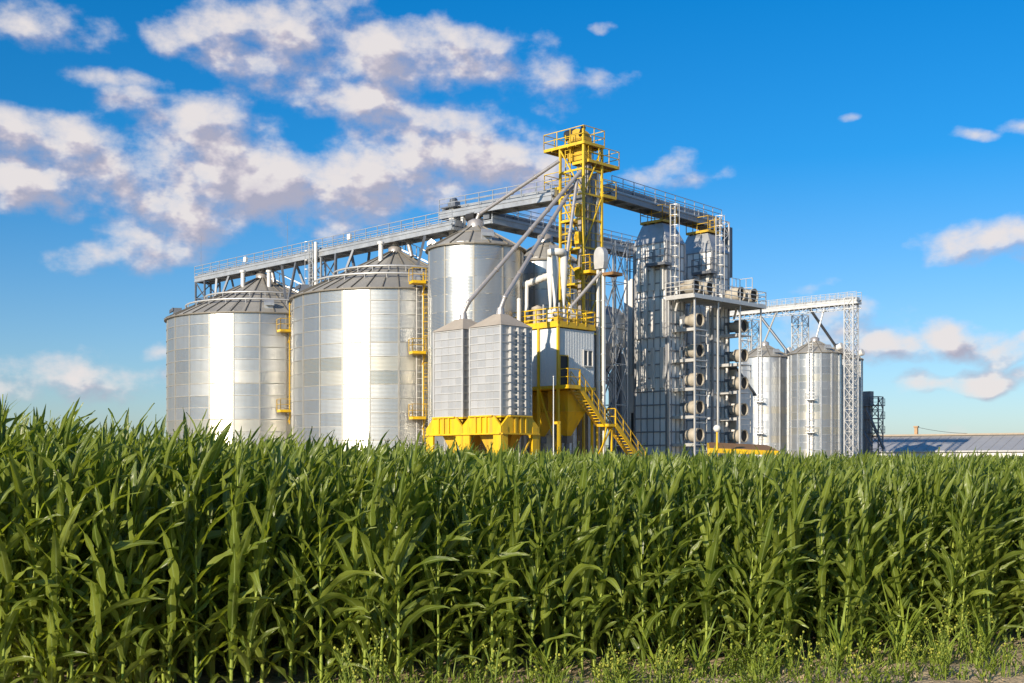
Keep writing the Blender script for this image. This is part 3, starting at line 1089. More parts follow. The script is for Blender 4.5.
# ------------------------------------------------------------------ spouts
SG = 'grain spouts running down from the yellow tower'
for pts, r, lab in (([PX(559, 161, 91.6), Vector((S3[0] + .25, S3[1] - .1, 20.75)), Vector((S3[0], S3[1], 20.2))], .14, 'grey spout from the tower top down to the roof of the slim silo'),
                    ([PX(580, 172, 90.4), top2 + Vector((.35, .1, .8)), top2], .155, 'grey spout from the tower down to the left square bin'),
                    ([PX(573, 186, 90.6), top1 + Vector((.3, .1, .8)), top1], .155, 'grey spout from the tower down to the right square bin'),
                    ([PX(577, 180, 90.3), PX(566, 262, 88.4), PX(565, 270, 88.3)], .13, 'steep grey spout from the tower down to the white cyclones'),
                    ([PX(601, 272, 89.3), PX(570, 308, 88.6), PX(567, 318, 88.6)], .13, 'short dark spout from the white elevator down to the cabin roof')):
    b = MB()
    for k in range(len(pts) - 1):
        b.tube(pts[k], pts[k + 1], r, None, 12)
    L = (pts[1] - pts[0]).length
    for k in range(1, int(L / 2.2)):
        q = pts[0].lerp(pts[1], k * 2.2 / L)
        tt = (pts[1] - pts[0]).normalized()
        b.tube(q - tt * .05, q + tt * .05, r + .05, None, 12)
    b.sphere(pts[1], r * 1.25, 8)
    o = b.build('grain_spout', M['pipe'], None, pts[0])
    tag(o, lab, 'spout', SG)
b = MB()
p0, p1 = PX(520, 287, 90.6), PX(553, 274, 88.6)
b.path([PX(516, 284, 92), p0, p1], .24, 12)
for k in range(8):
    q = p0.lerp(p1, k / 8)
    b.tube(q, q + (p1 - p0) * .02, .29, None, 12)
o = b.build('dust_duct', M['white'], None, p0)
tag(o, 'white horizontal dust duct between the slim silo and the cyclones', 'duct')
for pp, lab in (((PX(519, 300, 88), PX(519, 330, 88)), 'white upright pipe behind the right square bin, left of the other'),
                ((PX(527, 283, 90), PX(524, 330, 90)), 'thin white upright pipe below the horizontal dust duct')):
    b = MB()
    b.tube(pp[0], Vector((pp[1].x, pp[1].y, 0)), .15)
    b.sphere(pp[0], .16, 8)
    tag(b.build('riser_pipe', M['white'], None, (pp[1].x, pp[1].y, 0)), lab, 'pipe', 'upright pipes behind the square bins')

# ------------------------------------------------------------------ yellow ladders on the silos
LG = 'yellow access ladders on the silos'


def side_ladder(S, az, z0, z1, plats, label, n_out=None):
    g = math.radians(az)
    n = Vector((math.cos(g), math.sin(g), 0))
    td = Vector((-n.y, n.x, 0))
    p = Vector((S[0], S[1], 0)) + n * (S[2] + .35)
    root = thing('access_ladder', p + Z3 * z0, label, 'ladder', LG)
    b = MB()
    ladder(b, p + Z3 * z0, p + Z3 * z1, td, .5, .3, .07)
    for k in range(int((z1 - z0) / 1.1)):
        c_ = p + Z3 * (z0 + 1.2 + 1.1 * k)
        ar = [c_ + td * (.33 * math.cos(math.pi * i / 6)) + n * (.62 * math.sin(math.pi * i / 6)) for i in range(7)]
        for a_, e_ in zip(ar, ar[1:]):
            b.bar(a_, e_, .03, .03)
    for k in range(int((z1 - z0) / 2)):
        q = p + Z3 * (z0 + 2 * k + 1)
        b.bar(q, q - n * .4, .07)
    b.build('ladder_cage', M['yellow'], root)
    for z, side in plats:
        d = MB()
        a = p + Z3 * z + td * (.3 * side)
        e = td * (1.1 * side)
        d.hexa([a - n * .2, a + n * .9, a + n * .9 + e, a - n * .2 + e], [a - n * .2 + Z3 * .22, a + n * .9 + Z3 * .22, a + n * .9 + e + Z3 * .22, a - n * .2 + e + Z3 * .22])
        d.bar(a + n * .7, a - n * .25 - Z3 * .9, .07)
        o = d.build('platform', M['yellow'], root)
        r = MB()
        railing(r, [a - n * .2 + e + Z3 * .2, a + n * .9 + e + Z3 * .2, a + n * .9 + Z3 * .2], 1.0, .9, .05)
        r.build('railing', M['yellow_dull'], o)
    return root


side_ladder(S2, -69, 1.0, 17.2, [(5.4, -1), (10.6, -1), (16.2, -1)], 'yellow caged ladder with three landings on the larger silo beside the square bins')
side_ladder(S1, -61.5, 5.5, 16.8, [(6.6, -1), (14.0, -1)], 'yellow caged ladder in the gap between the two large silos')
b = MB()
g = math.radians(-72.3)
n = Vector((math.cos(g), math.sin(g), 0))
td = Vector((-n.y, n.x, 0))
p = Vector((S2[0], S2[1], 0)) + n * (S2[2] + .25)
ladder(b, p + Z3 * 1, p + Z3 * 16.4, td, .5, .5, .055)
tag(b.build('wall_ladder', M['white'], None, p), 'white straight ladder on the large silo wall just left of the yellow one', 'ladder')

# ------------------------------------------------------------------ dryers
D0 = (12.9, 100.0)


def make_dryer(label):
    D = Frame(*D0)
    root = thing('grain_dryer', D(-1.7, 1.2, 0), label, 'grain dryer', 'tall grain dryers with fan stacks')
    w, d, zt = 3.4, 2.4, 20.4
    b = MB()
    nr = 18
    hh = zt / nr
    for k, (p, q, nc) in enumerate((((-w, 0), (0, 0), 5), ((0, 0), (0, d), 4), ((0, d), (-w, d), 5), ((-w, d), (-w, 0), 4))):
        P = lambda f, z: D(p[0] + (q[0] - p[0]) * f, p[1] + (q[1] - p[1]) * f, z)
        for j in range(nr):
            for i in range(nc):
                x = k * 10 + i
                b.face([P(i / nc, j * hh), P((i + 1) / nc, j * hh), P((i + 1) / nc, (j + 1) * hh), P(i / nc, (j + 1) * hh)],
                       [(x + .1, j + .1), (x + .9, j + .1), (x + .9, j + .9), (x + .1, j + .9)])
    b.build('body', M['dryer'], root)
    b = MB()
    for j in range(nr + 1):
        z = j * hh
        D.box(b, -w - .06, .06, -.07, 0, z - .05, z + .05)
        D.box(b, 0, .07, 0, d + .06, z - .05, z + .05)
        D.box(b, -w - .07, -w, 0, d + .06, z - .05, z + .05)
    for i in range(1, 5):
        D.box(b, -w + w * i / 5 - .035, -w + w * i / 5 + .035, -.06, 0, 0, zt)
    for i in range(1, 4):
        D.box(b, 0, .06, d * i / 4 - .035, d * i / 4 + .035, 0, zt)
    for (u, v) in ((-w, 0), (0, 0), (0, d), (-w, d)):
        D.box(b, u - .09, u + .09, v - .09, v + .09, 0, zt + .05)
    b.build('girts', M['dryer_frame'], root)
    # pale raised strips stand in for slits of sunlight across this face
    for u in (-2.9, -2.1, -1.35, -.35):
        b = MB()
        zs = ((8.2, 11.6), (12.4, 15.6), (16.4, 18.8)) if u > -2.95 else ()
        for z0, z1 in zs:
            D.box(b, u - .17, u + .17, -.26, -.07, z0, z1)
        b.build('pale_upright', M['duct'], root)
    r = MB()
    o_ = .08
    t_ = [D(-2.9, .35, 22.1), D(-.75, .35, 22.1), D(-.75, d - .35, 22.1), D(-2.9, d - .35, 22.1)]
    r.hexa([D(-w - o_, -o_, zt + .05), D(o_, -o_, zt + .05), D(o_, d + o_, zt + .05), D(-w - o_, d + o_, zt + .05)], t_)
    r.build('cap', M['steel'], root)
    platform(D, root, -3.0, -.65, .25, d - .2, 22.35, 'abcd', 'yellow_dull', 1.2, .2)
    platform(D, root, -1.5, .5, -.95, 0.0, 18.5, 'abd', 'steel_dark', 1.1, .22)
    b = MB()
    ladder(b, D(.3, .4, 15.6), D(.3, .4, 23.4), V3, .55, .3, .08, U3)
    b.build('ladder', M['steel_light'], root)
    # fans
    def fan(u, v, z, L, R, cone=True):
        b = MB()
        b.tube(D(u, v, z), D(u + L * .35, v, z), R * .72, R * .8, 20, 0, False)
        b.tube(D(u + L * .35, v, z), D(u + L, v, z), R, R, 20, 0, False)
        b.lathe((0, 0, 0), [(0, 0)], 3) if False else None
        for s_, rr in ((0, R * .75), (.36, R * 1.05), (.96, R * 1.06)):
            b.tube(D(u + L * s_, v, z), D(u + L * s_ + .06, v, z), rr, rr, 20, 0, False)
        # inner sleeve and its rim
        b.tube(D(u + L, v, z), D(u + L * .8, v, z), R - .05, R - .05, 20, 0, False)
        V = []
        n_ = 20
        a_, b2 = V3, Z3
        for rr in (R - .05, R):
            for k in range(n_):
                g_ = 2 * math.pi * k / n_
                V.append(D(u + L, v, z) + (a_ * math.cos(g_) + b2 * math.sin(g_)) * rr)
        b.mesh(V, [(k, (k + 1) % n_, n_ + (k + 1) % n_, n_ + k) for k in range(n_)])
        f = b.build('fan', M['cream'], root)
        b = MB()
        b.tube(D(u + L * .8, v, z), D(u + L * .86, v, z), R - .06, R - .06, 20)
        b.build('mouth_shade', M['black'], f)  # black disc near the mouth stands in for shade inside the fan
        b = MB()
        D.box(b, u - .55, u, v - R * .7, v + R * .7, z - R * .75, z + R * .7)
        b.build('fan_housing', M['steel_dark'], f)
        b = MB()
        b.tube(D(u - .3, v - R * .9, z + .1), D(u - .15, v - R * .95, z - 1.3), .13, .1, 8)
        b.tube(D(u - .15, v - R * .95, z - 1.3), D(u - .5, v - R * .6, z - 1.9), .1, .1, 8)
        b.build('fan_pipe', M['white'], f)
        return f
    for z in (13.8, 11.25, 8.85, 6.55, 4.25):
        fan(.95, 1.6, z, 1.3, .56)
        b = MB()
        D.box(b, 0.02, 2.35, .7, 2.5, z - .86, z - .78)
        D.box(b, 0.02, 2.35, .66, .74, z - .95, z - .7)
        b.bar(D(2.3, .7, z - .8), D(2.3, .7, z - 2.0), .08, .08, U3)
        b.bar(D(2.3, 2.45, z - .8), D(2.3, 2.45, z - 2.0), .08, .08, U3)
        b.bar(D(2.3, .7, z - 1.3), D(2.3, 2.45, z - 1.3), .06)
        b.build('fan_bracket', M['steel_light'], root)
    for v, uu in ((.9, 1.0), (2.6, 1.2)):
        fan(uu, v, 16.5, 1.4, .6)
    return root


d1 = make_dryer('grain dryer tower nearer the camera with a stack of cream fans, left of its twin')
d2 = copy_tree(d1)
d2.location = d1.location + V3 * 6.45
d2['label'] = 'rear grain dryer tower with a stack of cream fans beside the slim right silos'
D = Frame(*D0)
cw = thing('fan_walkway', D(1.5, 4, 15.6), 'grey steel walkway carrying the top fans across both dryers', 'walkway')
b = MB()
u0, u1, v0, v1 = .12, 3.0, -.3, 10.2
D.box(b, u0, u1, v0, v1, 15.62, 15.68)
b.build('grating', M['steel_dark'], cw)
b = MB()
for p, q in (((u0, v0), (u1, v0)), ((u1, v0), (u1, v1)), ((u1, v1), (u0, v1))):
    b.bar(D(*p, 15.55), D(*q, 15.55), .1, .26)
for k in range(1, 8):
    v = v0 + (v1 - v0) * k / 8
    b.bar(D(u0, v, 15.48), D(u1 - .06, v, 15.48), .1, .2)
b.build('edge_beam', M['steel_light'], cw)
b = MB()
railing(b, [D(u0, v0, 15.68), D(u1, v0, 15.68), D(u1, v1, 15.68), D(u0, v1, 15.68)], 1.15, 1.3, .06, (.4, .75, 1.1), .1)
railing(b, [D(.3, 9.0, 15.68), D(.3, 10.2, 15.68), D(1.6, 10.2, 15.68)], 2.6, .7, .05, (.4, .75, 1.1))
b.build('railing', M['steel_light'], cw)
for (u, v) in ((2.75, .15), (2.75, 6.6), (2.75, 3.4), (.35, -.2), (2.75, 9.8)):
    b = MB()
    b.bar(D(u, v, 0 if v < 9 else 12), D(u, v, 15.5), .13, .13, U3)
    b.build('post', M['steel_light'], cw)
# cabinet between the dryers, small sloped-roof annex and pale duct
ax = thing('dryer_annex', D(-.8, 11.2, 0), 'pale upright annex with sloping dark roof behind the rear dryer', 'annex')
b = MB()
u0, u1, v0, v1 = -1.8, .6, 9.2, 11.8
b.hexa([D(u0, v0, 0), D(u1, v0, 0), D(u1, v1, 0), D(u0, v1, 0)], [D(u0, v0, 10.2), D(u1, v0, 10.2), D(u1, v1, 8.2), D(u0, v1, 8.2)])
b.build('wall', M['duct'], ax)
b = MB()
b.hexa([D(u0 - .1, v0 - .3, 10.4), D(u1 + .15, v0 - .3, 10.4), D(u1 + .15, v1 + .4, 7.95), D(u0 - .1, v1 + .4, 7.95)],
       [D(u0 - .1, v0 - .3, 10.55), D(u1 + .15, v0 - .3, 10.55), D(u1 + .15, v1 + .4, 8.1), D(u0 - .1, v1 + .4, 8.1)])
b.build('roof', M['steel_dark'], ax)
ad = thing('pale_upright', D(-5, 1.2, 0), 'pale grey duct with curved flared hood left of the nearer dryer', 'duct')
b = MB()
prof = [(-3.5, 0), (-3.5, 17.6), (-4.75, 17.6), (-4.75, 12.5), (-4.95, 11.6), (-5.4, 10.8), (-6.1, 10.2), (-6.6, 9.6), (-6.6, 0)]
f_ = [D(u, .3, z) for u, z in prof]
k_ = [D(u, 2.0, z) for u, z in prof]
m_ = len(prof)
b.mesh(f_ + k_, [tuple(range(m_))[::-1], tuple(range(m_, 2 * m_))] + [(i, (i + 1) % m_, (i + 1) % m_ + m_, i + m_) for i in range(m_)])
b.build('hood', M['duct'], ad)
b = MB()
for u in (-3.95, -4.6):
    D.box(b, u - .14, u + .14, .16, .3, 9.5, 17.7)
b.build('rib', M['white'], ad)
b = MB()
D.box(b, -3.95, -3.55, .15, .3, 3.0, 6.2)
b.build('hatch', M['black'], ad)
b = MB()
railing(b, [D(-4.75, .3, 17.6), D(-3.6, .3, 17.6), D(-3.6, 2, 17.6), D(-4.75, 2, 17.6), D(-4.75, .3, 17.6)], 3.4, .6, .05, (.3, .6, .9, 1.1))
b.build('guard_rail', M['steel_dark'], ad)
# frame at the right end of the high bridge, over the rear dryer
ef = thing('bridge_end_frame', Vector((19.4, 110.2, 0)), 'pale ladder frame with yellow bracing at the end of the high bridge', 'access frame')
fr = Frame(18.7, 110.0)
b = MB()
lattice(b, fr, -.7, .8, -.6, .9, 19.5, 24.0, .12, .07, 1.1)
b.build('frame', M['steel_light'], ef)
b = MB()
fr.box(b, -1.2, -.9, -.6, .2, 22.0, 23.0)
b.bar(fr(-1.4, -.6, 21.2), fr(-1.4, -.6, 24.2), .14, .14, U3)
b.bar(fr(-1.9, -.6, 22.0), fr(-.8, -.6, 24.0), .12)
b.bar(fr(-1.9, -.6, 22.0), fr(-.8, -.6, 22.0), .12)
b.build('bracket', M['yellow'], ef)
b = MB()
fr.box(b, .0, .7, .95, 1.6, 19.0, 23.6)
b.build('drive_casing', M['steel_dark'], ef)

# ------------------------------------------------------------------ small things by the plant
sl = thing('street_lamp', PX(717, 462, 86) - Z3 * EYE, 'white globe lamp on a yellow pole in front of the dryers', 'lamp')
q = PX(717, 462, 86)
q.z = 0
b = MB()
b.tube(q, q + Z3 * 4.15, .1, .07)
b.build('pole', M['yellow'], sl)
b = MB()
b.sphere(q + Z3 * 4.4, .27, 12)
b.build('globe', M['white'], sl)
ca = thing('intake_canopy', Vector((16.6, 89.5, 0)), 'low yellow edged canopy with brown roof in front of the dryers', 'canopy')
b = MB()
p0, p1 = Vector((14.5, 88, 2.95)), Vector((19.6, 88.6, 2.75))
p2, p3 = Vector((19.4, 91.4, 3.2)), Vector((14.9, 90.8, 3.4))
b.hexa([p0, p1, p2, p3], [p + Z3 * .1 for p in (p0, p1, p2, p3)])
b.build('roof', M['brown'], ca)
b = MB()
b.bar(p0 - Z3 * .1 + Vector((0, -.08, 0)), p1 - Z3 * .1 + Vector((0, -.08, 0)), .14, .34)
b.bar(p1 + Vector((.08, 0, -.1)), p2 + Vector((.08, 0, -.1)), .14, .3)
b.bar(p0 + Vector((-.08, 0, -.1)), p3 + Vector((-.08, 0, -.1)), .14, .3)
b.build('fascia', M['yellow'], ca)
for p in (p0, p1, p2, p3):
    b = MB()
    b.bar(Vector((p.x, p.y, 0)), p, .16, .16, U3)
    b.build('post', M['yellow_dull'], ca)
b = MB()
q = PX(553.5, 462, 79)
q.z = 0
b.tube(q, q + Z3 * 7.6, .055, .03, 8)
b.sphere(q + Z3 * 7.62, .06, 6)
tag(b.build('thin_pole', M['steel_light'], None, q), 'thin pale pole standing in front of the yellow hopper', 'pole')
b = MB()
q = PX(559, 462, 79.5)
q.z = 0
b.bar(q, q + Z3 * 4.7, .17, .17, U3)
b.bar(q + Z3 * 4.6 - U3 * .45, q + Z3 * 4.6 + U3 * .1, .17, .17)
tag(b.build('marker_post', M['yellow'], None, q), 'short yellow post with cross piece beside the hopper', 'post')

# shed on the right
SA, SB = Vector((64.0, 224.0, 0)), Vector((150.0, 160.0, 0))
sh = thing('long_shed', (SA + SB) / 2, 'long low shed with grey metal roof and white walls at the right horizon', 'shed')
t = (SB - SA).normalized()
n = Vector((t.y, -t.x, 0))
hw, zr_, ze_ = 11.0, 6.75, 3.9
b = MB()
nseg = 60
for s in (1, -1):
    for i in range(nseg):
        a_, c_ = SA.lerp(SB, i / nseg), SA.lerp(SB, (i + 1) / nseg)
        b.mesh([a_ + n * (s * hw) + Z3 * ze_, c_ + n * (s * hw) + Z3 * ze_, c_ + Z3 * zr_, a_ + Z3 * zr_], [(0, 1, 2, 3) if s == 1 else (3, 2, 1, 0)])
        b.bar(a_ + n * (s * hw) + Z3 * (ze_ + .04), a_ + Z3 * (zr_ + .04), .05, .03)
b.bar(SA + n * hw + Z3 * (ze_ - .1), SB + n * hw + Z3 * (ze_ - .1), .1, .25)
roof = b.build('roof', M['shed_roof'], sh)
b = MB()
b.bar(SA + Z3 * (zr_ + .12), SB + Z3 * (zr_ + .12), 1.3, .3)
b.build('ridge', M['shed_ridge'], roof)
b = MB()
w_ = hw - .5
b.hexa([SA - n * w_, SA + n * w_, SB + n * w_, SB - n * w_], [p + Z3 * (ze_ - .02) for p in (SA - n * w_, SA + n * w_, SB + n * w_, SB - n * w_)])
b.mesh([SA - n * w_ + Z3 * (ze_ - .02), SA + n * w_ + Z3 * (ze_ - .02), SA + Z3 * (zr_ - .15)], [(0, 1, 2)])
b.build('wall', M['white'], sh)
for k in range(12):
    b = MB()
    p = SA.lerp(SB, .04 + k * .06) + n * w_
    b.hexa([p + Z3 * 1.6 - n * .1, p + t * 2.4 + Z3 * 1.6 - n * .1, p + t * 2.4 + n * .04 + Z3 * 1.6, p + n * .04 + Z3 * 1.6],
           [p + Z3 * 3.0 - n * .1, p + t * 2.4 + Z3 * 3.0 - n * .1, p + t * 2.4 + n * .04 + Z3 * 3.0, p + n * .04 + Z3 * 3.0])
    b.build('window', M['glass'], sh)
cpos = SA + t * ((PX(909, 430, 214) - SA).dot(t))
b = MB()
b.bar(cpos + Z3 * (zr_ - .4), cpos + Z3 * (zr_ + 1.5), .55, .55, t)
b.bar(cpos + Z3 * (zr_ + 1.5), cpos + Z3 * (zr_ + 1.75), .8, .8, t)
b.build('chimney', M['brick'], roof)
b = MB()
p0, p1 = cpos + Z3 * (zr_ + 1.6), cpos + t * 9 + Z3 * (zr_ + .3)
pts = [p0.lerp(p1, k / 10) - Z3 * (1.0 * (k / 10) * (1 - k / 10)) for k in range(11)]
b.path(pts, .035, 5)
b.build('wire', M['black'], roof)

# ------------------------------------------------------------------ ground
def ground_mat():
    m, nt, b = new_mat('sandy_soil')
    L = nt.links.new
    geo = nn(nt, 'ShaderNodeNewGeometry')
    n1 = nn(nt, 'ShaderNodeTexNoise')
    n1.inputs['Scale'].default_value = 1.1
    n1.inputs['Detail'].default_value = 8
    n1.inputs['Roughness'].default_value = .65
    L(geo.outputs['Position'], n1.inputs['Vector'])
    n2 = nn(nt, 'ShaderNodeTexNoise')
    n2.inputs['Scale'].default_value = 22
    n2.inputs['Detail'].default_value = 6
    L(geo.outputs['Position'], n2.inputs['Vector'])
    cr = nn(nt, 'ShaderNodeValToRGB')
    cr.color_ramp.elements[0].position = .3
    cr.color_ramp.elements[0].color = (.25, .18, .11, 1)
    cr.color_ramp.elements[1].position = .68
    cr.color_ramp.elements[1].color = (.55, .44, .28, 1)
    mx = nn(nt, 'ShaderNodeMath', operation='MULTIPLY_ADD')
    L(n2.outputs['Fac'], mx.inputs[0])
    mx.inputs[1].default_value = .45
    ml = nn(nt, 'ShaderNodeMath', operation='MULTIPLY')
    L(n1.outputs['Fac'], ml.inputs[0])
    ml.inputs[1].default_value = .62
    L(ml.outputs[0], mx.inputs[2])
    L(mx.outputs[0], cr.inputs['Fac'])
    L(cr.outputs['Color'], b.inputs['Base Color'])
    b.inputs['Roughness'].default_value = .95
    b.inputs['Specular IOR Level'].default_value = .15
    bp = nn(nt, 'ShaderNodeBump')
    bp.inputs['Distance'].default_value = .05
    bp.inputs['Strength'].default_value = .9
    L(n2.outputs['Fac'], bp.inputs['Height'])
    L(bp.outputs['Normal'], b.inputs['Normal'])
    return m


# one sheet, finer and slightly lumpy near the camera
xs = np.concatenate([[-3000, -800, -200, -60, -20], np.linspace(-9, 9, 73), [20, 60, 200, 800, 3000]])
ys = np.concatenate([[-3000, -500, -80, -10, 4], np.linspace(8, 16, 41), [24, 50, 120, 400, 3000]])
X, Y = np.meshgrid(xs, ys)
inner = (np.abs(X) <= 9) & (Y >= 8) & (Y <= 16)
Zg = np.where(inner, .035 * np.sin(X * 3.1 + 1.3 * np.sin(Y * 2.3)) * np.sin(Y * 4.1 + X) + RNG.normal(0, .012, X.shape), 0)
V = np.stack([X, Y, Zg], -1).reshape(-1, 3)
nx, ny = len(xs), len(ys)
FF = [(j * nx + i, j * nx + i + 1, (j + 1) * nx + i + 1, (j + 1) * nx + i) for j in range(ny - 1) for i in range(nx - 1)]
me = bpy.data.meshes.new('ground')
me.from_pydata(V.tolist(), [], FF)
me.polygons.foreach_set('use_smooth', [True] * len(FF))
me.materials.append(ground_mat())
g = bpy.data.objects.new('ground', me)
C.objects.link(g)
tag(g, 'sandy brown soil under the corn and around the plant', 'ground', kind='structure')


# ------------------------------------------------------------------ corn
def leaf_mat(name, dark, light, trans, rough, midrib=(.30, .38, .12), trans_amt=.3, spec=.5):
    m, nt, b = new_mat(name)
    L = nt.links.new
    uv = nn(nt, 'ShaderNodeUVMap')
    sp = nn(nt, 'ShaderNodeSeparateXYZ')
    L(uv.outputs['UV'], sp.inputs[0])
    at = nn(nt, 'ShaderNodeAttribute', attribute_name='tint')
    oi = nn(nt, 'ShaderNodeObjectInfo')
    ad = nn(nt, 'ShaderNodeMath', operation='ADD')
    L(at.outputs['Fac'], ad.inputs[0])
    L(oi.outputs['Random'], ad.inputs[1])
    fr = nn(nt, 'ShaderNodeMath', operation='FRACT')
    L(ad.outputs[0], fr.inputs[0])
    geo = nn(nt, 'ShaderNodeNewGeometry')
    nz = nn(nt, 'ShaderNodeTexNoise')
    nz.inputs['Scale'].default_value = 5
    nz.inputs['Detail'].default_value = 4
    L(geo.outputs['Position'], nz.inputs['Vector'])
    f = nn(nt, 'ShaderNodeMath', operation='MULTIPLY_ADD')
    L(fr.outputs[0], f.inputs[0])
    f.inputs[1].default_value = .7
    f2 = nn(nt, 'ShaderNodeMath', operation='MULTIPLY_ADD')
    L(nz.outputs['Fac'], f2.inputs[0])
    f2.inputs[1].default_value = .9
    f2.inputs[2].default_value = -.32
    L(f2.outputs[0], f.inputs[2])
    f.use_clamp = True
    mx = nn(nt, 'ShaderNodeMix', data_type='RGBA')
    L(f.outputs[0], mx.inputs['Factor'])
    mx.inputs['A'].default_value = (*dark, 1)
    mx.inputs['B'].default_value = (*light, 1)
    # pale midrib and fine veins along the blade
    d = nn(nt, 'ShaderNodeMath', operation='SUBTRACT')
    L(sp.outputs['X'], d.inputs[0])
    d.inputs[1].default_value = .5
    ab = nn(nt, 'ShaderNodeMath', operation='ABSOLUTE')
    L(d.outputs[0], ab.inputs[0])
    mr = nn(nt, 'ShaderNodeMapRange')
    mr.inputs['From Min'].default_value = .03
    mr.inputs['From Max'].default_value = .09
    mr.inputs['To Min'].default_value = .75
    mr.inputs['To Max'].default_value = 0
    L(ab.outputs[0], mr.inputs['Value'])
    m2 = nn(nt, 'ShaderNodeMix', data_type='RGBA')
    L(mr.outputs['Result'], m2.inputs['Factor'])
    L(mx.outputs['Result'], m2.inputs['A'])
    m2.inputs['B'].default_value = (*midrib, 1)
    wv = nn(nt, 'ShaderNodeMath', operation='SINE')
    wm = nn(nt, 'ShaderNodeMath', operation='MULTIPLY')
    L(sp.outputs['X'], wm.inputs[0])
    wm.inputs[1].default_value = 95
    L(wm.outputs[0], wv.inputs[0])
    L(m2.outputs['Result'], b.inputs['Base Color'])
    b.inputs['Roughness'].default_value = rough
    b.inputs['Specular IOR Level'].default_value = spec
    bp = nn(nt, 'ShaderNodeBump')
    bp.inputs['Strength'].default_value = .25
    bp.inputs['Distance'].default_value = .004
    L(wv.outputs[0], bp.inputs['Height'])
    L(bp.outputs['Normal'], b.inputs['Normal'])
    tr = nn(nt, 'ShaderNodeBsdfTranslucent')
    tr.inputs['Color'].default_value = (*trans, 1)
    ms = nn(nt, 'ShaderNodeMixShader')
    ms.inputs[0].default_value = trans_amt
    L(b.outputs[0], ms.inputs[1])
    L(tr.outputs[0], ms.inputs[2])
    out = nt.nodes['Material Output']
    L(ms.outputs[0], out.inputs['Surface'])
    return m


M['leaf'] = leaf_mat('corn_leaf', (.050, .086, .011), (.265, .318, .050), (.36, .44, .03), .31, trans_amt=.40, spec=.6)
M['stalk'] = leaf_mat('corn_stalk', (.20, .27, .025), (.36, .43, .06), (.4, .48, .05), .45, (.2, .27, .04), .15)
M['weed'] = leaf_mat('weed_green', (.11, .18, .018), (.26, .33, .04), (.34, .42, .04), .5, (.2, .26, .05), .3)
M['bud'] = leaf_mat('weed_bud', (.24, .29, .03), (.44, .43, .06), (.4, .4, .05), .6, (.4, .4, .05), .2)
M['grass'] = leaf_mat('grass_blade', (.12, .19, .02), (.28, .35, .04), (.34, .42, .04), .5, (.2, .26, .05), .3)


class NP:
    """numpy mesh collector (quads only)"""
    def __init__(s):
        s.V, s.Q, s.T, s.UV, s.n = [], [], [], [], 0

    def add(s, V, Q, UV, tint=0.0):
        s.V.append(V)
        s.Q.append(Q + s.n)
        s.UV.append(UV)
        s.T.append(np.full(len(V), tint, np.float32) if np.isscalar(tint) else tint)
        s.n += len(V)

    def arrays(s):
        return np.concatenate(s.V), np.concatenate(s.Q), np.concatenate(s.UV), np.concatenate(s.T)


def np_object(name, arr, m, parent=None):
    V, Q, UV, T = arr
    me = bpy.data.meshes.new(name)
    me.vertices.add(len(V))
    me.vertices.foreach_set('co', V.astype(np.float32).ravel())
    me.loops.add(Q.size)
    me.loops.foreach_set('vertex_index', Q.astype(np.int32).ravel())
    me.polygons.add(len(Q))
    me.polygons.foreach_set('loop_start', np.arange(0, Q.size, 4, dtype=np.int32))
    me.polygons.foreach_set('loop_total', np.full(len(Q), 4, np.int32))
    me.polygons.foreach_set('use_smooth', np.ones(len(Q), bool))
    ul = me.uv_layers.new(name='UVMap')
    ul.data.foreach_set('uv', UV[Q.ravel()].astype(np.float32).ravel())
    at = me.attributes.new('tint', 'FLOAT', 'POINT')
    at.data.foreach_set('value', T.astype(np.float32))
    me.update(calc_edges=True)
    me.materials.append(m)
    o = bpy.data.objects.new(name, me)
    C.objects.link(o)
    if parent:
        o.parent = parent
    return o


def strip(nseg, across):
    m = across + 1
    return np.array([(j * m + i, j * m + i + 1, (j + 1) * m + i + 1, (j + 1) * m + i) for j in range(nseg) for i in range(across)])


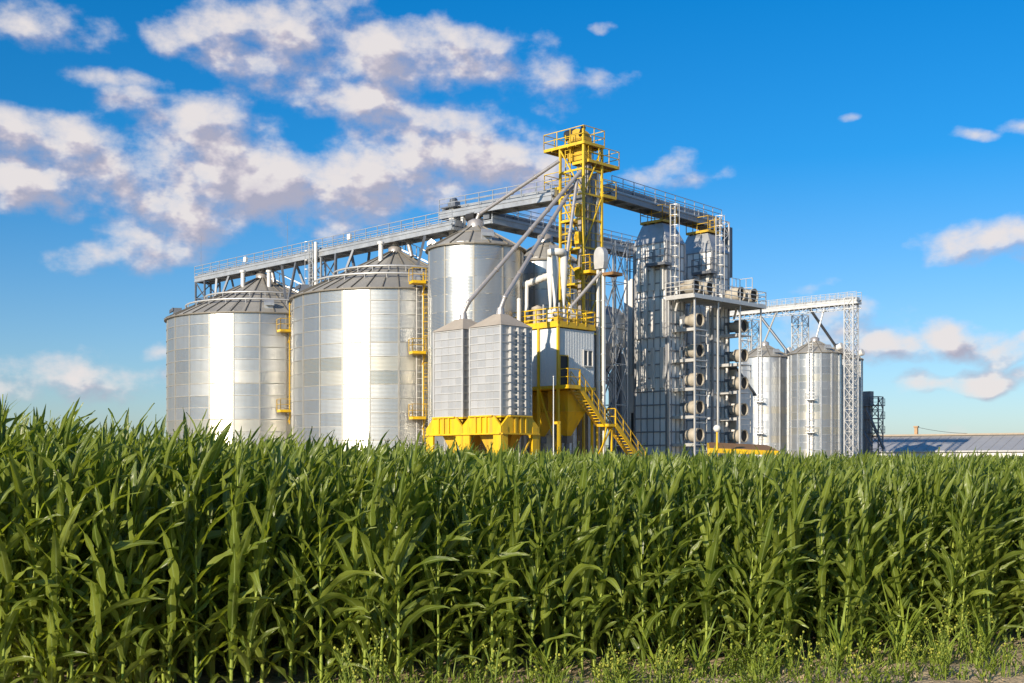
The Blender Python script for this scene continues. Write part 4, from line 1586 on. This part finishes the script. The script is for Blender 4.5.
def blade(rng, base, az, th0, th1, L, W, nseg, across, wind=0.0, twist=0.0, fold=.28, power=1.4, wav=0.012, clasp=True):
    t = np.linspace(0, 1, nseg + 1)
    th = th0 + (th1 - th0) * t ** power
    az_t = az + rng.normal(0, .45) * t
    D = np.stack([np.cos(th) * np.cos(az_t), np.cos(th) * np.sin(az_t), np.sin(th)], -1)
    D[:, 0] += wind * t
    D[:, 1] += wind * .25 * t
    D /= np.linalg.norm(D, axis=1, keepdims=True)
    P = base + np.concatenate([[np.zeros(3)], np.cumsum((D[:-1] + D[1:]) / 2 * (L / nseg), 0)])
    side = np.stack([-np.sin(az_t), np.cos(az_t), np.zeros_like(t)], -1)
    side = side - D * (side * D).sum(1, keepdims=True)
    side /= np.linalg.norm(side, axis=1, keepdims=True)
    nor = np.cross(D, side)
    tw = twist * t ** 1.2
    S = side * np.cos(tw)[:, None] + nor * np.sin(tw)[:, None]
    N = np.cross(D, S)
    prof = (.50 + .50 * np.sin(np.minimum(t / .38, 1) * np.pi / 2)) * np.maximum(1 - t ** 2.4, 0.0) ** .85
    w = W * np.maximum(prof, .012)
    ph = rng.uniform(0, 6.28)
    x = np.linspace(-1, 1, across + 1)
    V = np.zeros((nseg + 1, across + 1, 3))
    UV = np.zeros((nseg + 1, across + 1, 2))
    fo = fold * (1 - .55 * t) + (.5 * np.exp(-t * 9) if clasp else 0)
    for k, xx in enumerate(x):
        lift = fo * abs(xx) * w / 2
        edge = wav * np.sin(t * rng.uniform(14, 20) + ph + xx * 1.7) * abs(xx) * np.minimum(t * 4, 1) * (1 - t * .5)
        V[:, k] = P + S * (xx * w / 2)[:, None] + N * (lift + edge)[:, None]
        UV[:, k, 0] = k / across
        UV[:, k, 1] = t
    return V.reshape(-1, 3), strip(nseg, across), UV.reshape(-1, 2)


def stem(P, R, n=6):
    P = np.asarray(P, float)
    m = len(P)
    V = np.zeros((m, n + 1, 3))
    UV = np.zeros((m, n + 1, 2))
    for k in range(n + 1):
        g = 2 * math.pi * k / n
        V[:, k] = P + np.outer(R, [math.cos(g), math.sin(g), 0])
        UV[:, k] = np.stack([np.full(m, .25 + .5 * (k % 2)), np.linspace(0, 1, m)], -1)
    return V.reshape(-1, 3), strip(m - 1, n), UV.reshape(-1, 2)


def corn_plant(rng, nseg=10, across=4, first=0, sn=6, tassel=False):
    """normalised: leaf tips reach z = 1"""
    lf, sk = NP(), NP()
    Hs = rng.uniform(1.42, 1.62)
    lean = rng.normal(0, .05, 2) + np.array([.09, .02])
    bend = lambda h: np.array([lean[0] * (h / Hs) ** 1.6, lean[1] * (h / Hs) ** 1.6, h])
    hs = np.linspace(0, Hs, 12)
    rad = .0155 * (1 - .62 * hs / Hs)
    rad[1::2] *= .88
    sk.add(*stem([bend(h) for h in hs], rad, sn))
    nl = rng.integers(13, 17)
    phi = rng.uniform(0, 2 * np.pi)
    for i in range(nl):
        f = i / (nl - 1)
        if i < first:
            continue
        h = Hs * (.05 + .93 * f ** .92)
        az = phi + (i % 2) * np.pi + rng.normal(0, .38)
        up = f ** 1.1
        th0 = math.radians(rng.uniform(52, 70) + 17 * up)
        droop = rng.uniform(0, 1)
        th1 = math.radians(-20 + 76 * up + rng.normal(0, 24) - (40 if droop > .8 else 0))
        th1 = min(th1, th0 - .12)
        L = (.42 + .28 * math.sin(math.pi * min(.95, .18 + .72 * f))) * rng.uniform(.85, 1.12)
        W = (.066 + .024 * math.sin(math.pi * f)) * rng.uniform(.8, 1.15)
        p = bend(h)
        wind = rng.uniform(.1, .75) * (.35 + .65 * up)
        lf.add(*blade(rng, p, az, th0, th1, L, W, nseg, across, wind, rng.normal(0, .85), rng.uniform(.2, .5), rng.uniform(1.1, 1.9), rng.uniform(.010, .032)), tint=rng.uniform(0, .9))
    for i in range(6 if first < 4 else 0):       # side shoots and lower blades that fill the gaps
        f = rng.uniform(.05, .8)
        lf.add(*blade(rng, bend(Hs * f), rng.uniform(0, 6.28), math.radians(rng.uniform(55, 82)), math.radians(rng.uniform(0, 55)), rng.uniform(.3, .55), rng.uniform(.045, .08), nseg, across, rng.uniform(.1, .6), rng.normal(0, .9), rng.uniform(.2, .5), 1.4, rng.uniform(.01, .03)), tint=rng.uniform(0, .9))
    # rolled whorl at the top
    for i in range(3):
        az = rng.uniform(0, 6.28)
        lf.add(*blade(rng, bend(Hs * .97), az, math.radians(86), math.radians(rng.uniform(48, 74)), rng.uniform(.4, .62), rng.uniform(.035, .055), nseg, across, rng.uniform(.08, .35), rng.normal(0, .5), .9), tint=rng.uniform(0, .9))
    if tassel:
        for i in range(7):
            lf.add(*blade(rng, bend(Hs) + np.array([0, 0, .25]), rng.uniform(0, 6.28), math.radians(84), math.radians(rng.uniform(35, 75)), rng.uniform(.18, .3), .012, 4, across, .15, 0, .2, 1.2, 0, False), tint=.6)
        sk.add(*stem([bend(Hs), bend(Hs) + np.array([0.01, 0, .5])], np.array([.006, .003]), sn))
    a, b = lf.arrays(), sk.arrays()
    zmax = a[0][:, 2].max()
    return (a[0] / zmax, *a[1:]), (b[0] / zmax, *b[1:])


def front(x):                      # the field's near edge
    return 10.9 + .36 * x + .12 * math.sin(x * 1.9)


HX = [-300, 0, 60, 150, 300, 430, 600, 1024, 1300]
HZ = [2.62, 2.54, 2.50, 2.42, 2.30, 2.22, 2.14, 2.10, 2.10]


def tip_height(x, y):
    px = 512 + F * x / y
    h = float(np.interp(px, HX, HZ))
    if y > 22:                     # further back the field lies a touch lower in the picture
        lim = EYE + (HOR - np.interp(px, [0, 160, 300, 430, 600, 1024], [412, 424, 436, 446, 452, 454])) / F * y
        h = min(h + .12, lim)
    return h


spots = []
row, d = 0, 0.0
rng = np.random.default_rng(5)
while d < 66:
    x = -.46 * (13 + d) - 2.0
    sp = .155 if d < 12 else (.27 if d < 26 else .42)
    x += rng.uniform(0, sp)
    while x < .46 * (14.5 + d) + 1.4:
        y = front(x) + d + rng.normal(0, .10)
        if row == 0 and rng.uniform() < .12:
            x += sp
            continue
        px = 512 + F * x / y
        if -110 < px < 1134:
            spots.append((x, y, row, d, px))
        x += sp * rng.uniform(.7, 1.3)
    row += 1
    d += .52 if d < 12 else (.8 if d < 26 else 1.15)
inview = [s for s in spots if -25 < s[4] < 1049]
inview.sort(key=lambda s: s[3] + (0 if s[2] < 5 else 100))
near = set(inview[:300])
NV = 16
variants = []
for k in range(NV):
    lf, sk = corn_plant(np.random.default_rng(100 + k), 11, 4, 0, 7, tassel=(k in (3,)))
    variants.append((lf, sk))
CG = 'corn plants in the front rows'
protos = {}
for (x, y, r_, d_, px) in sorted(near):
    k = int(rng.integers(NV))
    h = tip_height(x, y) * rng.uniform(.84, 1.04) * (.94 if r_ == 0 else 1.0)
    if k not in protos:
        root = thing('corn_plant', (0, 0, 0), 'tall leafy green corn plant standing in the front rows of the field', 'corn plant', CG)
        np_object('stalk', variants[k][1], M['stalk'], root)
        np_object('foliage', variants[k][0], M['leaf'], root)
        protos[k] = root
    else:
        root = copy_tree(protos[k])
    root.location = (x, y, -.01)
    root.rotation_euler = (0, 0, float(rng.uniform(-.7, .7)) + (math.pi if rng.uniform() < .0 else 0))
    root.scale = (h * rng.uniform(.92, 1.1),) * 2 + (h,)

lods = []
for k in range(12):
    lods.append((corn_plant(np.random.default_rng(300 + k), 7, 2, 0, 4), corn_plant(np.random.default_rng(300 + k), 6, 2, 4, 3, tassel=(k == 2)), corn_plant(np.random.default_rng(300 + k), 5, 2, 7, 3, tassel=(k in (2, 5)))))
FL, FS = NP(), NP()
for s in spots:
    if s in near:
        continue
    x, y, r_, d_, px = s
    k = int(rng.integers(12))
    lf, sk = lods[k][0 if d_ < 7 else (1 if d_ < 24 else 2)]
    h = tip_height(x, y) * rng.uniform(.84, 1.04) * (.94 if r_ == 0 else 1.0)
    a = rng.uniform(-.7, .7)
    c_, s_ = math.cos(a), math.sin(a)
    w = h * rng.uniform(.92, 1.1)
    Rm = np.array([[c_ * w, s_ * w, 0], [-s_ * w, c_ * w, 0], [0, 0, h]])
    tt = rng.uniform(0, 1)
    FL.add(lf[0] @ Rm + np.array([x, y, 0]), lf[1], lf[2], lf[3] + tt)
    FS.add(sk[0] @ Rm + np.array([x, y, 0]), sk[1], sk[2], sk[3] + tt)
cf = np_object('corn_field', FL.arrays(), M['leaf'])
tag(cf, 'dense green corn field stretching back towards the grain silos', 'corn field', kind='stuff')
cs = np_object('corn_stalks', FS.arrays(), M['stalk'], cf)
cs['kind'] = 'stuff'

# ------------------------------------------------------------------ weeds and grass along the field edge
WD, BD, GR = NP(), NP(), NP()
rng = np.random.default_rng(21)


def weed(x, y, h):
    base = np.array([x, y, 0.0])
    for s in range(rng.integers(1, 4)):
        az = rng.uniform(0, 6.28)
        tip = base + np.array([math.cos(az) * h * .25, math.sin(az) * h * .25, h * rng.uniform(.75, 1.1)])
        P = [base + (tip - base) * t + np.array([0, 0, .04 * math.sin(t * 3)]) for t in np.linspace(0, 1, 5)]
        WD.add(*stem(P, np.linspace(.006, .003, 5), 4), tint=rng.uniform(0, 1))
        for q in range(rng.integers(3, 7)):
            f = rng.uniform(.35, 1.0)
            p = base + (tip - base) * f
            a2 = rng.uniform(0, 6.28)
            l2 = h * rng.uniform(.12, .28)
            e = p + np.array([math.cos(a2) * l2 * .5, math.sin(a2) * l2 * .5, l2])
            WD.add(*stem([p, (p + e) / 2 + np.array([0, 0, -.01]), e], np.array([.004, .003, .002]), 3), tint=rng.uniform(0, 1))
            for z in range(rng.integers(1, 3)):
                c = e + rng.normal(0, .014, 3)
                r = rng.uniform(.006, .012)
                BD.add(*stem([c - [0, 0, r], c - [0, 0, r * .3], c + [0, 0, r * .6], c + [0, 0, r * 1.2]], np.array([.2, 1, .9, .1]) * r, 5), tint=rng.uniform(0, 1))
            if rng.uniform() < .5:
                WD.add(*blade(rng, p, a2, .9, -.1, h * rng.uniform(.14, .26), .018, 4, 2, .05, 0, .3), tint=rng.uniform(0, 1))


def tuft(x, y, h, n, W=.012):
    for q in range(n):
        az = rng.uniform(0, 6.28)
        GR.add(*blade(rng, np.array([x + rng.normal(0, .03), y + rng.normal(0, .03), -.01]), az, math.radians(rng.uniform(62, 88)), math.radians(rng.uniform(-10, 65)), h * rng.uniform(.6, 1.1), W * rng.uniform(.7, 1.3), 6, 2, rng.uniform(0, .25), rng.normal(0, .6), .4), tint=rng.uniform(0, 1))


for i in range(120):
    px = rng.uniform(370, 1060)
    dd = rng.beta(1.6, 1.3)
    y0 = 11.25
    x = (px - 512) / F * 11.5
    y = front(x) - .25 - 1.3 * dd * np.interp(px, [370, 520, 800, 1060], [.6, .9, 1.0, 1.0])
    if px < 620 and rng.uniform() < .5:
        continue
    cl = math.sin(px * .021) + .6 * math.sin(px * .053 + 1)
    if cl < .1 and rng.uniform() < .75:
        continue
    if 700 < px < 790 and dd > .35:
        continue
    weed(x, y, rng.uniform(.20, .46) * (1.15 if cl > .6 else .9))
for i in range(300):
    px = rng.uniform(330, 1080)
    if px > 800 and rng.uniform() < .45:
        continue
    x = (px - 512) / F * 11.5
    y = front(x) - rng.uniform(-.2, 1.7)
    tuft(x, y, rng.uniform(.12, .42), int(rng.integers(5, 12)))
for px, off, h in ((838, .35, .85), (900, .5, .8), (918, .2, .9), (985, .6, .7), (690, .35, .62), (655, .2, .6), (760, .3, .6), (1010, .3, .9), (545, .3, .55), (868, .25, .6), (940, .8, .6)):
    x = (px - 512) / F * 11.8
    tuft(x, front(x) - off, h, 13, .026)
CD = NP()
for i in range(900):
    px = rng.uniform(380, 1080)
    x = (px - 512) / F * 11.5
    y = front(x) - rng.uniform(-1.0, 2.2)
    r = rng.uniform(.006, .02) * (2.2 if rng.uniform() < .05 else 1)
    n_ = 6
    c_ = np.array([x, y, r * .3])
    V_, Q_, UV_ = stem([c_ + [0, 0, z_ * r] for z_ in (-.8, -.3, .35, .8)], np.array([.5, 1, .9, .15]) * r, n_)
    V_ = V_ + (np.sin(V_ * 300 + i) * r * .22)
    CD.add(V_, Q_, UV_, 0.0)
o = np_object('soil_clods', CD.arrays(), bpy.data.materials['sandy_soil'])
tag(o, 'small clods of dry soil scattered along the field edge', 'clods', kind='stuff')
for nm, col, mt, lab, cat in (('flowering_weeds', WD, 'weed', 'yellow green flowering weeds along the front edge of the corn', 'weeds'), ('grass', GR, 'grass', 'loose bright grass tufts on the sandy edge of the field', 'grass')):
    o = np_object(nm, col.arrays(), M[mt])
    tag(o, lab, cat, kind='stuff')
    if nm == 'flowering_weeds':
        b_ = np_object('flower_buds', BD.arrays(), M['bud'], o)
        b_['kind'] = 'stuff'

# ------------------------------------------------------------------ sky
wd = bpy.data.worlds.new('World')
SC.world = wd
wd.use_nodes = True
nt = wd.node_tree
nt.nodes.clear()
L = nt.links.new
sky = nn(nt, 'ShaderNodeTexSky', sky_type='NISHITA')
sky.sun_disc = False
sky.sun_elevation = SUN_EL
sky.sun_rotation = SUN_AZ
sky.air_density = 1.0
sky.dust_density = .6
sky.ozone_density = 3.0

CL = [  # azimuth/elevation blobs given as picture degrees: x, y, half width, half height, weight
    (45, 30, 62, 20, .8), (20, 22, 40, 14, .8), (215, 28, 60, 24, .9), (290, 30, 75, 34, 1.15), (335, 20, 40, 28, .9), (250, 62, 60, 24, .9), (108, 80, 50, 9, .7), (132, 104, 46, 15, .85), (160, 28, 22, 14, .5),
    (400, 60, 80, 32, 1.15), (460, 55, 60, 30, 1.1), (500, 66, 26, 18, .7), (362, 106, 48, 22, 1.0), (330, 72, 50, 26, .8),
    (550, 76, 36, 32, .75), (580, 88, 40, 14, .6), (225, 95, 28, 12, .7),
    (48, 140, 80, 28, 1.1), (60, 175, 85, 34, 1.1), (20, 160, 60, 40, 1.0), (215, 140, 70, 42, 1.2), (250, 180, 95, 44, 1.35), (180, 205, 75, 34, 1.1), (330, 185, 95, 42, 1.25), (430, 150, 85, 46, 1.3), (495, 165, 75, 36, 1.2), (420, 190, 110, 24, 1.0),
    (150, 240, 45, 24, .85), (156, 272, 18, 15, .8), (345, 226, 60, 16, .7), (95, 258, 60, 12, .55),
    (60, 378, 120, 22, .75), (135, 378, 45, 13, .75), (20, 380, 36, 10, .6), (148, 352, 14, 8, .6),
    (668, 173, 46, 15, .8), (700, 176, 26, 9, .6), (972, 133, 22, 7, .75), (1024, 122, 18, 10, .7), (985, 243, 62, 17, .95), (940, 244, 30, 13, .8),
    (950, 340, 46, 19, 1.25), (990, 352, 36, 14, 1.1), (980, 379, 44, 13, 1.2), (925, 381, 30, 10, 1.0), (880, 355, 46, 16, 1.1), (835, 325, 55, 26, .9), (1024, 342, 20, 9, .8),
    (845, 118, 16, 5, .6), (610, 28, 9, 5, .6), (818, 283, 22, 5, .5), (900, 438, 90, 7, .45), (960, 444, 50, 8, .5), (560, 205, 50, 15, .5), (620, 330, 40, 14, .7),
]


def azel(px, py):
    x, z = (px - 512) / F, (HOR - py) / F
    return math.atan(x), math.atan(z / math.sqrt(1 + x * x))


def cloud_group(name, detail):
    ng = bpy.data.node_groups.new(name, 'ShaderNodeTree')
    ng.interface.new_socket('Vector', in_out='INPUT', socket_type='NodeSocketVector')
    ng.interface.new_socket('Density', in_out='OUTPUT', socket_type='NodeSocketFloat')
    gi, go = ng.nodes.new('NodeGroupInput'), ng.nodes.new('NodeGroupOutput')
    GLk = ng.links.new
    w1 = nn(ng, 'ShaderNodeTexNoise', noise_dimensions='2D')
    w1.inputs['Scale'].default_value = 16
    w1.inputs['Detail'].default_value = 2
    GLk(gi.outputs[0], w1.inputs['Vector'])
    ws = nn(ng, 'ShaderNodeVectorMath', operation='MULTIPLY_ADD')
    GLk(w1.outputs['Color'], ws.inputs[0])
    ws.inputs[1].default_value = (.055, .030, 0)
    ws.inputs[2].default_value = (-.0275, -.015, 0)
    wa = nn(ng, 'ShaderNodeVectorMath', operation='ADD')
    GLk(gi.outputs[0], wa.inputs[0])
    GLk(ws.outputs[0], wa.inputs[1])
    prev = None
    for (px, py, rx, ry, wt) in CL:
        a, e = azel(px, py)
        rx, ry = rx * 1.16 / F, ry * 1.16 / F
        m1 = nn(ng, 'ShaderNodeVectorMath', operation='MULTIPLY_ADD')
        GLk(wa.outputs[0], m1.inputs[0])
        m1.inputs[1].default_value = (1 / rx, 1 / ry, 0)
        m1.inputs[2].default_value = (-a / rx, -e / ry, 0)
        ln = nn(ng, 'ShaderNodeVectorMath', operation='DOT_PRODUCT')
        GLk(m1.outputs[0], ln.inputs[0])
        GLk(m1.outputs[0], ln.inputs[1])
        q = nn(ng, 'ShaderNodeMath', operation='MULTIPLY_ADD')
        GLk(ln.outputs['Value'], q.inputs[0])
        q.inputs[1].default_value = -wt * .85
        q.inputs[2].default_value = wt
        if prev is None:
            prev = q
        else:
            mxn = nn(ng, 'ShaderNodeMath', operation='SMOOTH_MAX')
            mxn.inputs[2].default_value = .25
            GLk(prev.outputs[0], mxn.inputs[0])
            GLk(q.outputs[0], mxn.inputs[1])
            prev = mxn
    # scattered cumulus elsewhere round the sky
    sx = nn(ng, 'ShaderNodeSeparateXYZ')
    GLk(gi.outputs[0], sx.inputs[0])
    ab = nn(ng, 'ShaderNodeMath', operation='ABSOLUTE')
    GLk(sx.outputs['X'], ab.inputs[0])
    out_ = nn(ng, 'ShaderNodeMapRange')
    out_.inputs['From Min'].default_value = .44
    out_.inputs['From Max'].default_value = .6
    GLk(ab.outputs[0], out_.inputs['Value'])
    n3 = nn(ng, 'ShaderNodeTexNoise', noise_dimensions='2D')
    n3.inputs['Scale'].default_value = 4.5
    n3.inputs['Detail'].default_value = 3
    GLk(gi.outputs[0], n3.inputs['Vector'])
    g3 = nn(ng, 'ShaderNodeMapRange', clamp=False)
    g3.inputs['From Min'].default_value = .50
    g3.inputs['From Max'].default_value = .68
    GLk(n3.outputs['Fac'], g3.inputs['Value'])
    sc_ = nn(ng, 'ShaderNodeMath', operation='SUBTRACT')
    sc_.inputs[1].default_value = 1.2
    GLk(out_.outputs['Result'], sc_.inputs[0])
    g4 = nn(ng, 'ShaderNodeMath', operation='ADD')
    GLk(g3.outputs['Result'], g4.inputs[0])
    GLk(sc_.outputs[0], g4.inputs[1])
    mxn = nn(ng, 'ShaderNodeMath', operation='MAXIMUM')
    GLk(prev.outputs[0], mxn.inputs[0])
    GLk(g4.outputs[0], mxn.inputs[1])
    n2 = nn(ng, 'ShaderNodeTexNoise', noise_dimensions='2D')
    n2.inputs['Scale'].default_value = 22
    n2.inputs['Detail'].default_value = detail
    n2.inputs['Roughness'].default_value = .56
    n2.inputs['Distortion'].default_value = 0
    sq = nn(ng, 'ShaderNodeVectorMath', operation='MULTIPLY')
    sq.inputs[1].default_value = (1, 1.5, 1)
    GLk(gi.outputs[0], sq.inputs[0])
    GLk(sq.outputs[0], n2.inputs['Vector'])
    q = nn(ng, 'ShaderNodeMath', operation='MULTIPLY_ADD')
    GLk(n2.outputs['Fac'], q.inputs[0])
    q.inputs[1].default_value = 2.3
    q.inputs[2].default_value = -1.36
    q2 = nn(ng, 'ShaderNodeMath', operation='ADD')
    GLk(q.outputs[0], q2.inputs[0])
    GLk(mxn.outputs[0], q2.inputs[1])
    GLk(q2.outputs[0], go.inputs[0])
    return ng


NG, NGS = cloud_group('cloud_density', 10), cloud_group('cloud_bulk', 4.5)
tc = nn(nt, 'ShaderNodeTexCoord')
sp = nn(nt, 'ShaderNodeSeparateXYZ')
L(tc.outputs['Generated'], sp.inputs[0])
azn = nn(nt, 'ShaderNodeMath', operation='ARCTAN2')
L(sp.outputs['X'], azn.inputs[0])
L(sp.outputs['Y'], azn.inputs[1])
eln = nn(nt, 'ShaderNodeMath', operation='ARCSINE')
L(sp.outputs['Z'], eln.inputs[0])
cv = nn(nt, 'ShaderNodeCombineXYZ')
L(azn.outputs[0], cv.inputs['X'])
L(eln.outputs[0], cv.inputs['Y'])
dens = []
for off, grp in (((0, 0, 0), NG), ((-.011, .015, 0), NGS), ((0, 0, 0), NGS)):
    ofn = nn(nt, 'ShaderNodeVectorMath', operation='ADD')
    ofn.inputs[1].default_value = off
    L(cv.outputs[0], ofn.inputs[0])
    gn = nn(nt, 'ShaderNodeGroup')
    gn.node_tree = grp
    L(ofn.outputs[0], gn.inputs[0])
    dens.append(gn)
cov = nn(nt, 'ShaderNodeMapRange', interpolation_type='SMOOTHSTEP')
cov.inputs['From Min'].default_value = -.15
cov.inputs['From Max'].default_value = 1.08
L(dens[0].outputs[0], cov.inputs['Value'])
# self-shading: thick towards the sun -> greyer
d1_ = nn(nt, 'ShaderNodeMath', operation='SUBTRACT')
L(dens[1].outputs[0], d1_.inputs[0])
L(dens[2].outputs[0], d1_.inputs[1])
shd = nn(nt, 'ShaderNodeMapRange', interpolation_type='SMOOTHSTEP')
shd.inputs['From Min'].default_value = -.52
shd.inputs['From Max'].default_value = .56
L(d1_.outputs[0], shd.inputs['Value'])
thick = nn(nt, 'ShaderNodeMapRange', interpolation_type='SMOOTHSTEP')
thick.inputs['From Min'].default_value = .5
thick.inputs['From Max'].default_value = 1.5
thick.inputs['To Max'].default_value = .40
L(dens[1].outputs[0], thick.inputs['Value'])
sm = nn(nt, 'ShaderNodeMath', operation='ADD', use_clamp=True)
L(shd.outputs['Result'], sm.inputs[0])
L(thick.outputs['Result'], sm.inputs[1])
ccol = nn(nt, 'ShaderNodeValToRGB')
ce = ccol.color_ramp.elements
ce[0].position = .12
ce[0].color = (.90, .84, .825, 1)
ce[1].position = .95
ce[1].color = (.47, .46, .57, 1)
e_ = ce.new(.5)
e_.color = (.66, .61, .68, 1)
L(sm.outputs[0], ccol.inputs['Fac'])
# the clear sky, its blue deepened with height as through a polariser
ev = nn(nt, 'ShaderNodeValToRGB')
L(sp.outputs['Z'], ev.inputs['Fac'])
ee = ev.color_ramp.elements
ee[0].position = 0.0
ee[0].color = (.74, .80, .96, 1)
ee[1].position = .40
ee[1].color = (.004, .60, 1.0, 1)
x_ = ee.new(.12)
x_.color = (.45, .70, .92, 1)
x_ = ee.new(.24)
x_.color = (.10, .62, .96, 1)
tint = nn(nt, 'ShaderNodeMix', data_type='RGBA', blend_type='MULTIPLY')
tint.inputs['Factor'].default_value = 1
L(sky.outputs[0], tint.inputs['A'])
L(ev.outputs['Color'], tint.inputs['B'])
bg1 = nn(nt, 'ShaderNodeBackground')
bg1.inputs['Strength'].default_value = .1
L(tint.outputs['Result'], bg1.inputs['Color'])
bg2 = nn(nt, 'ShaderNodeBackground')
bg2.inputs['Strength'].default_value = .61
L(ccol.outputs['Color'], bg2.inputs['Color'])
up = nn(nt, 'ShaderNodeMath', operation='GREATER_THAN')
up.inputs[1].default_value = 0
L(sp.outputs['Z'], up.inputs[0])
cf_ = nn(nt, 'ShaderNodeMath', operation='MULTIPLY')
L(up.outputs[0], cf_.inputs[0])
L(cov.outputs['Result'], cf_.inputs[1])
cf2 = nn(nt, 'ShaderNodeMath', operation='MULTIPLY')
L(cf_.outputs[0], cf2.inputs[0])
cf2.inputs[1].default_value = .95
mxs = nn(nt, 'ShaderNodeMixShader')
L(cf2.outputs[0], mxs.inputs[0])
L(bg1.outputs[0], mxs.inputs[1])
L(bg2.outputs[0], mxs.inputs[2])
wo = nn(nt, 'ShaderNodeOutputWorld')
L(mxs.outputs[0], wo.inputs['Surface'])

# ------------------------------------------------------------------ sun, camera, view
sd = bpy.data.lights.new('sun', 'SUN')
sd.energy = 4.8
sd.angle = math.radians(.53)
sd.color = (1.0, .86, .68)
so = bpy.data.objects.new('sun', sd)
C.objects.link(so)
S = Vector((math.sin(SUN_AZ) * math.cos(SUN_EL), math.cos(SUN_AZ) * math.cos(SUN_EL), math.sin(SUN_EL)))
so.rotation_euler = (-S).to_track_quat('-Z', 'Y').to_euler()
so.location = S * 150
cd = bpy.data.cameras.new('camera')
cam = bpy.data.objects.new('camera', cd)
C.objects.link(cam)
cam.location = (0, 0, EYE)
cam.rotation_euler = (math.radians(90), 0, 0)
cd.sensor_width = 36
cd.lens = F / 1024 * 36
cd.shift_y = (HOR - 341.5) / 1024
cd.clip_start = .1
cd.clip_end = 6000
SC.camera = cam
vs_ = SC.view_settings
vs_.view_transform = 'Standard'
vs_.look = 'None'
vs_.exposure = 0.6
vs_.gamma = 1.0
vs_.use_curve_mapping = False
SC.render.engine = 'CYCLES'
SC.cycles.max_bounces = 6
SC.cycles.use_denoising = True
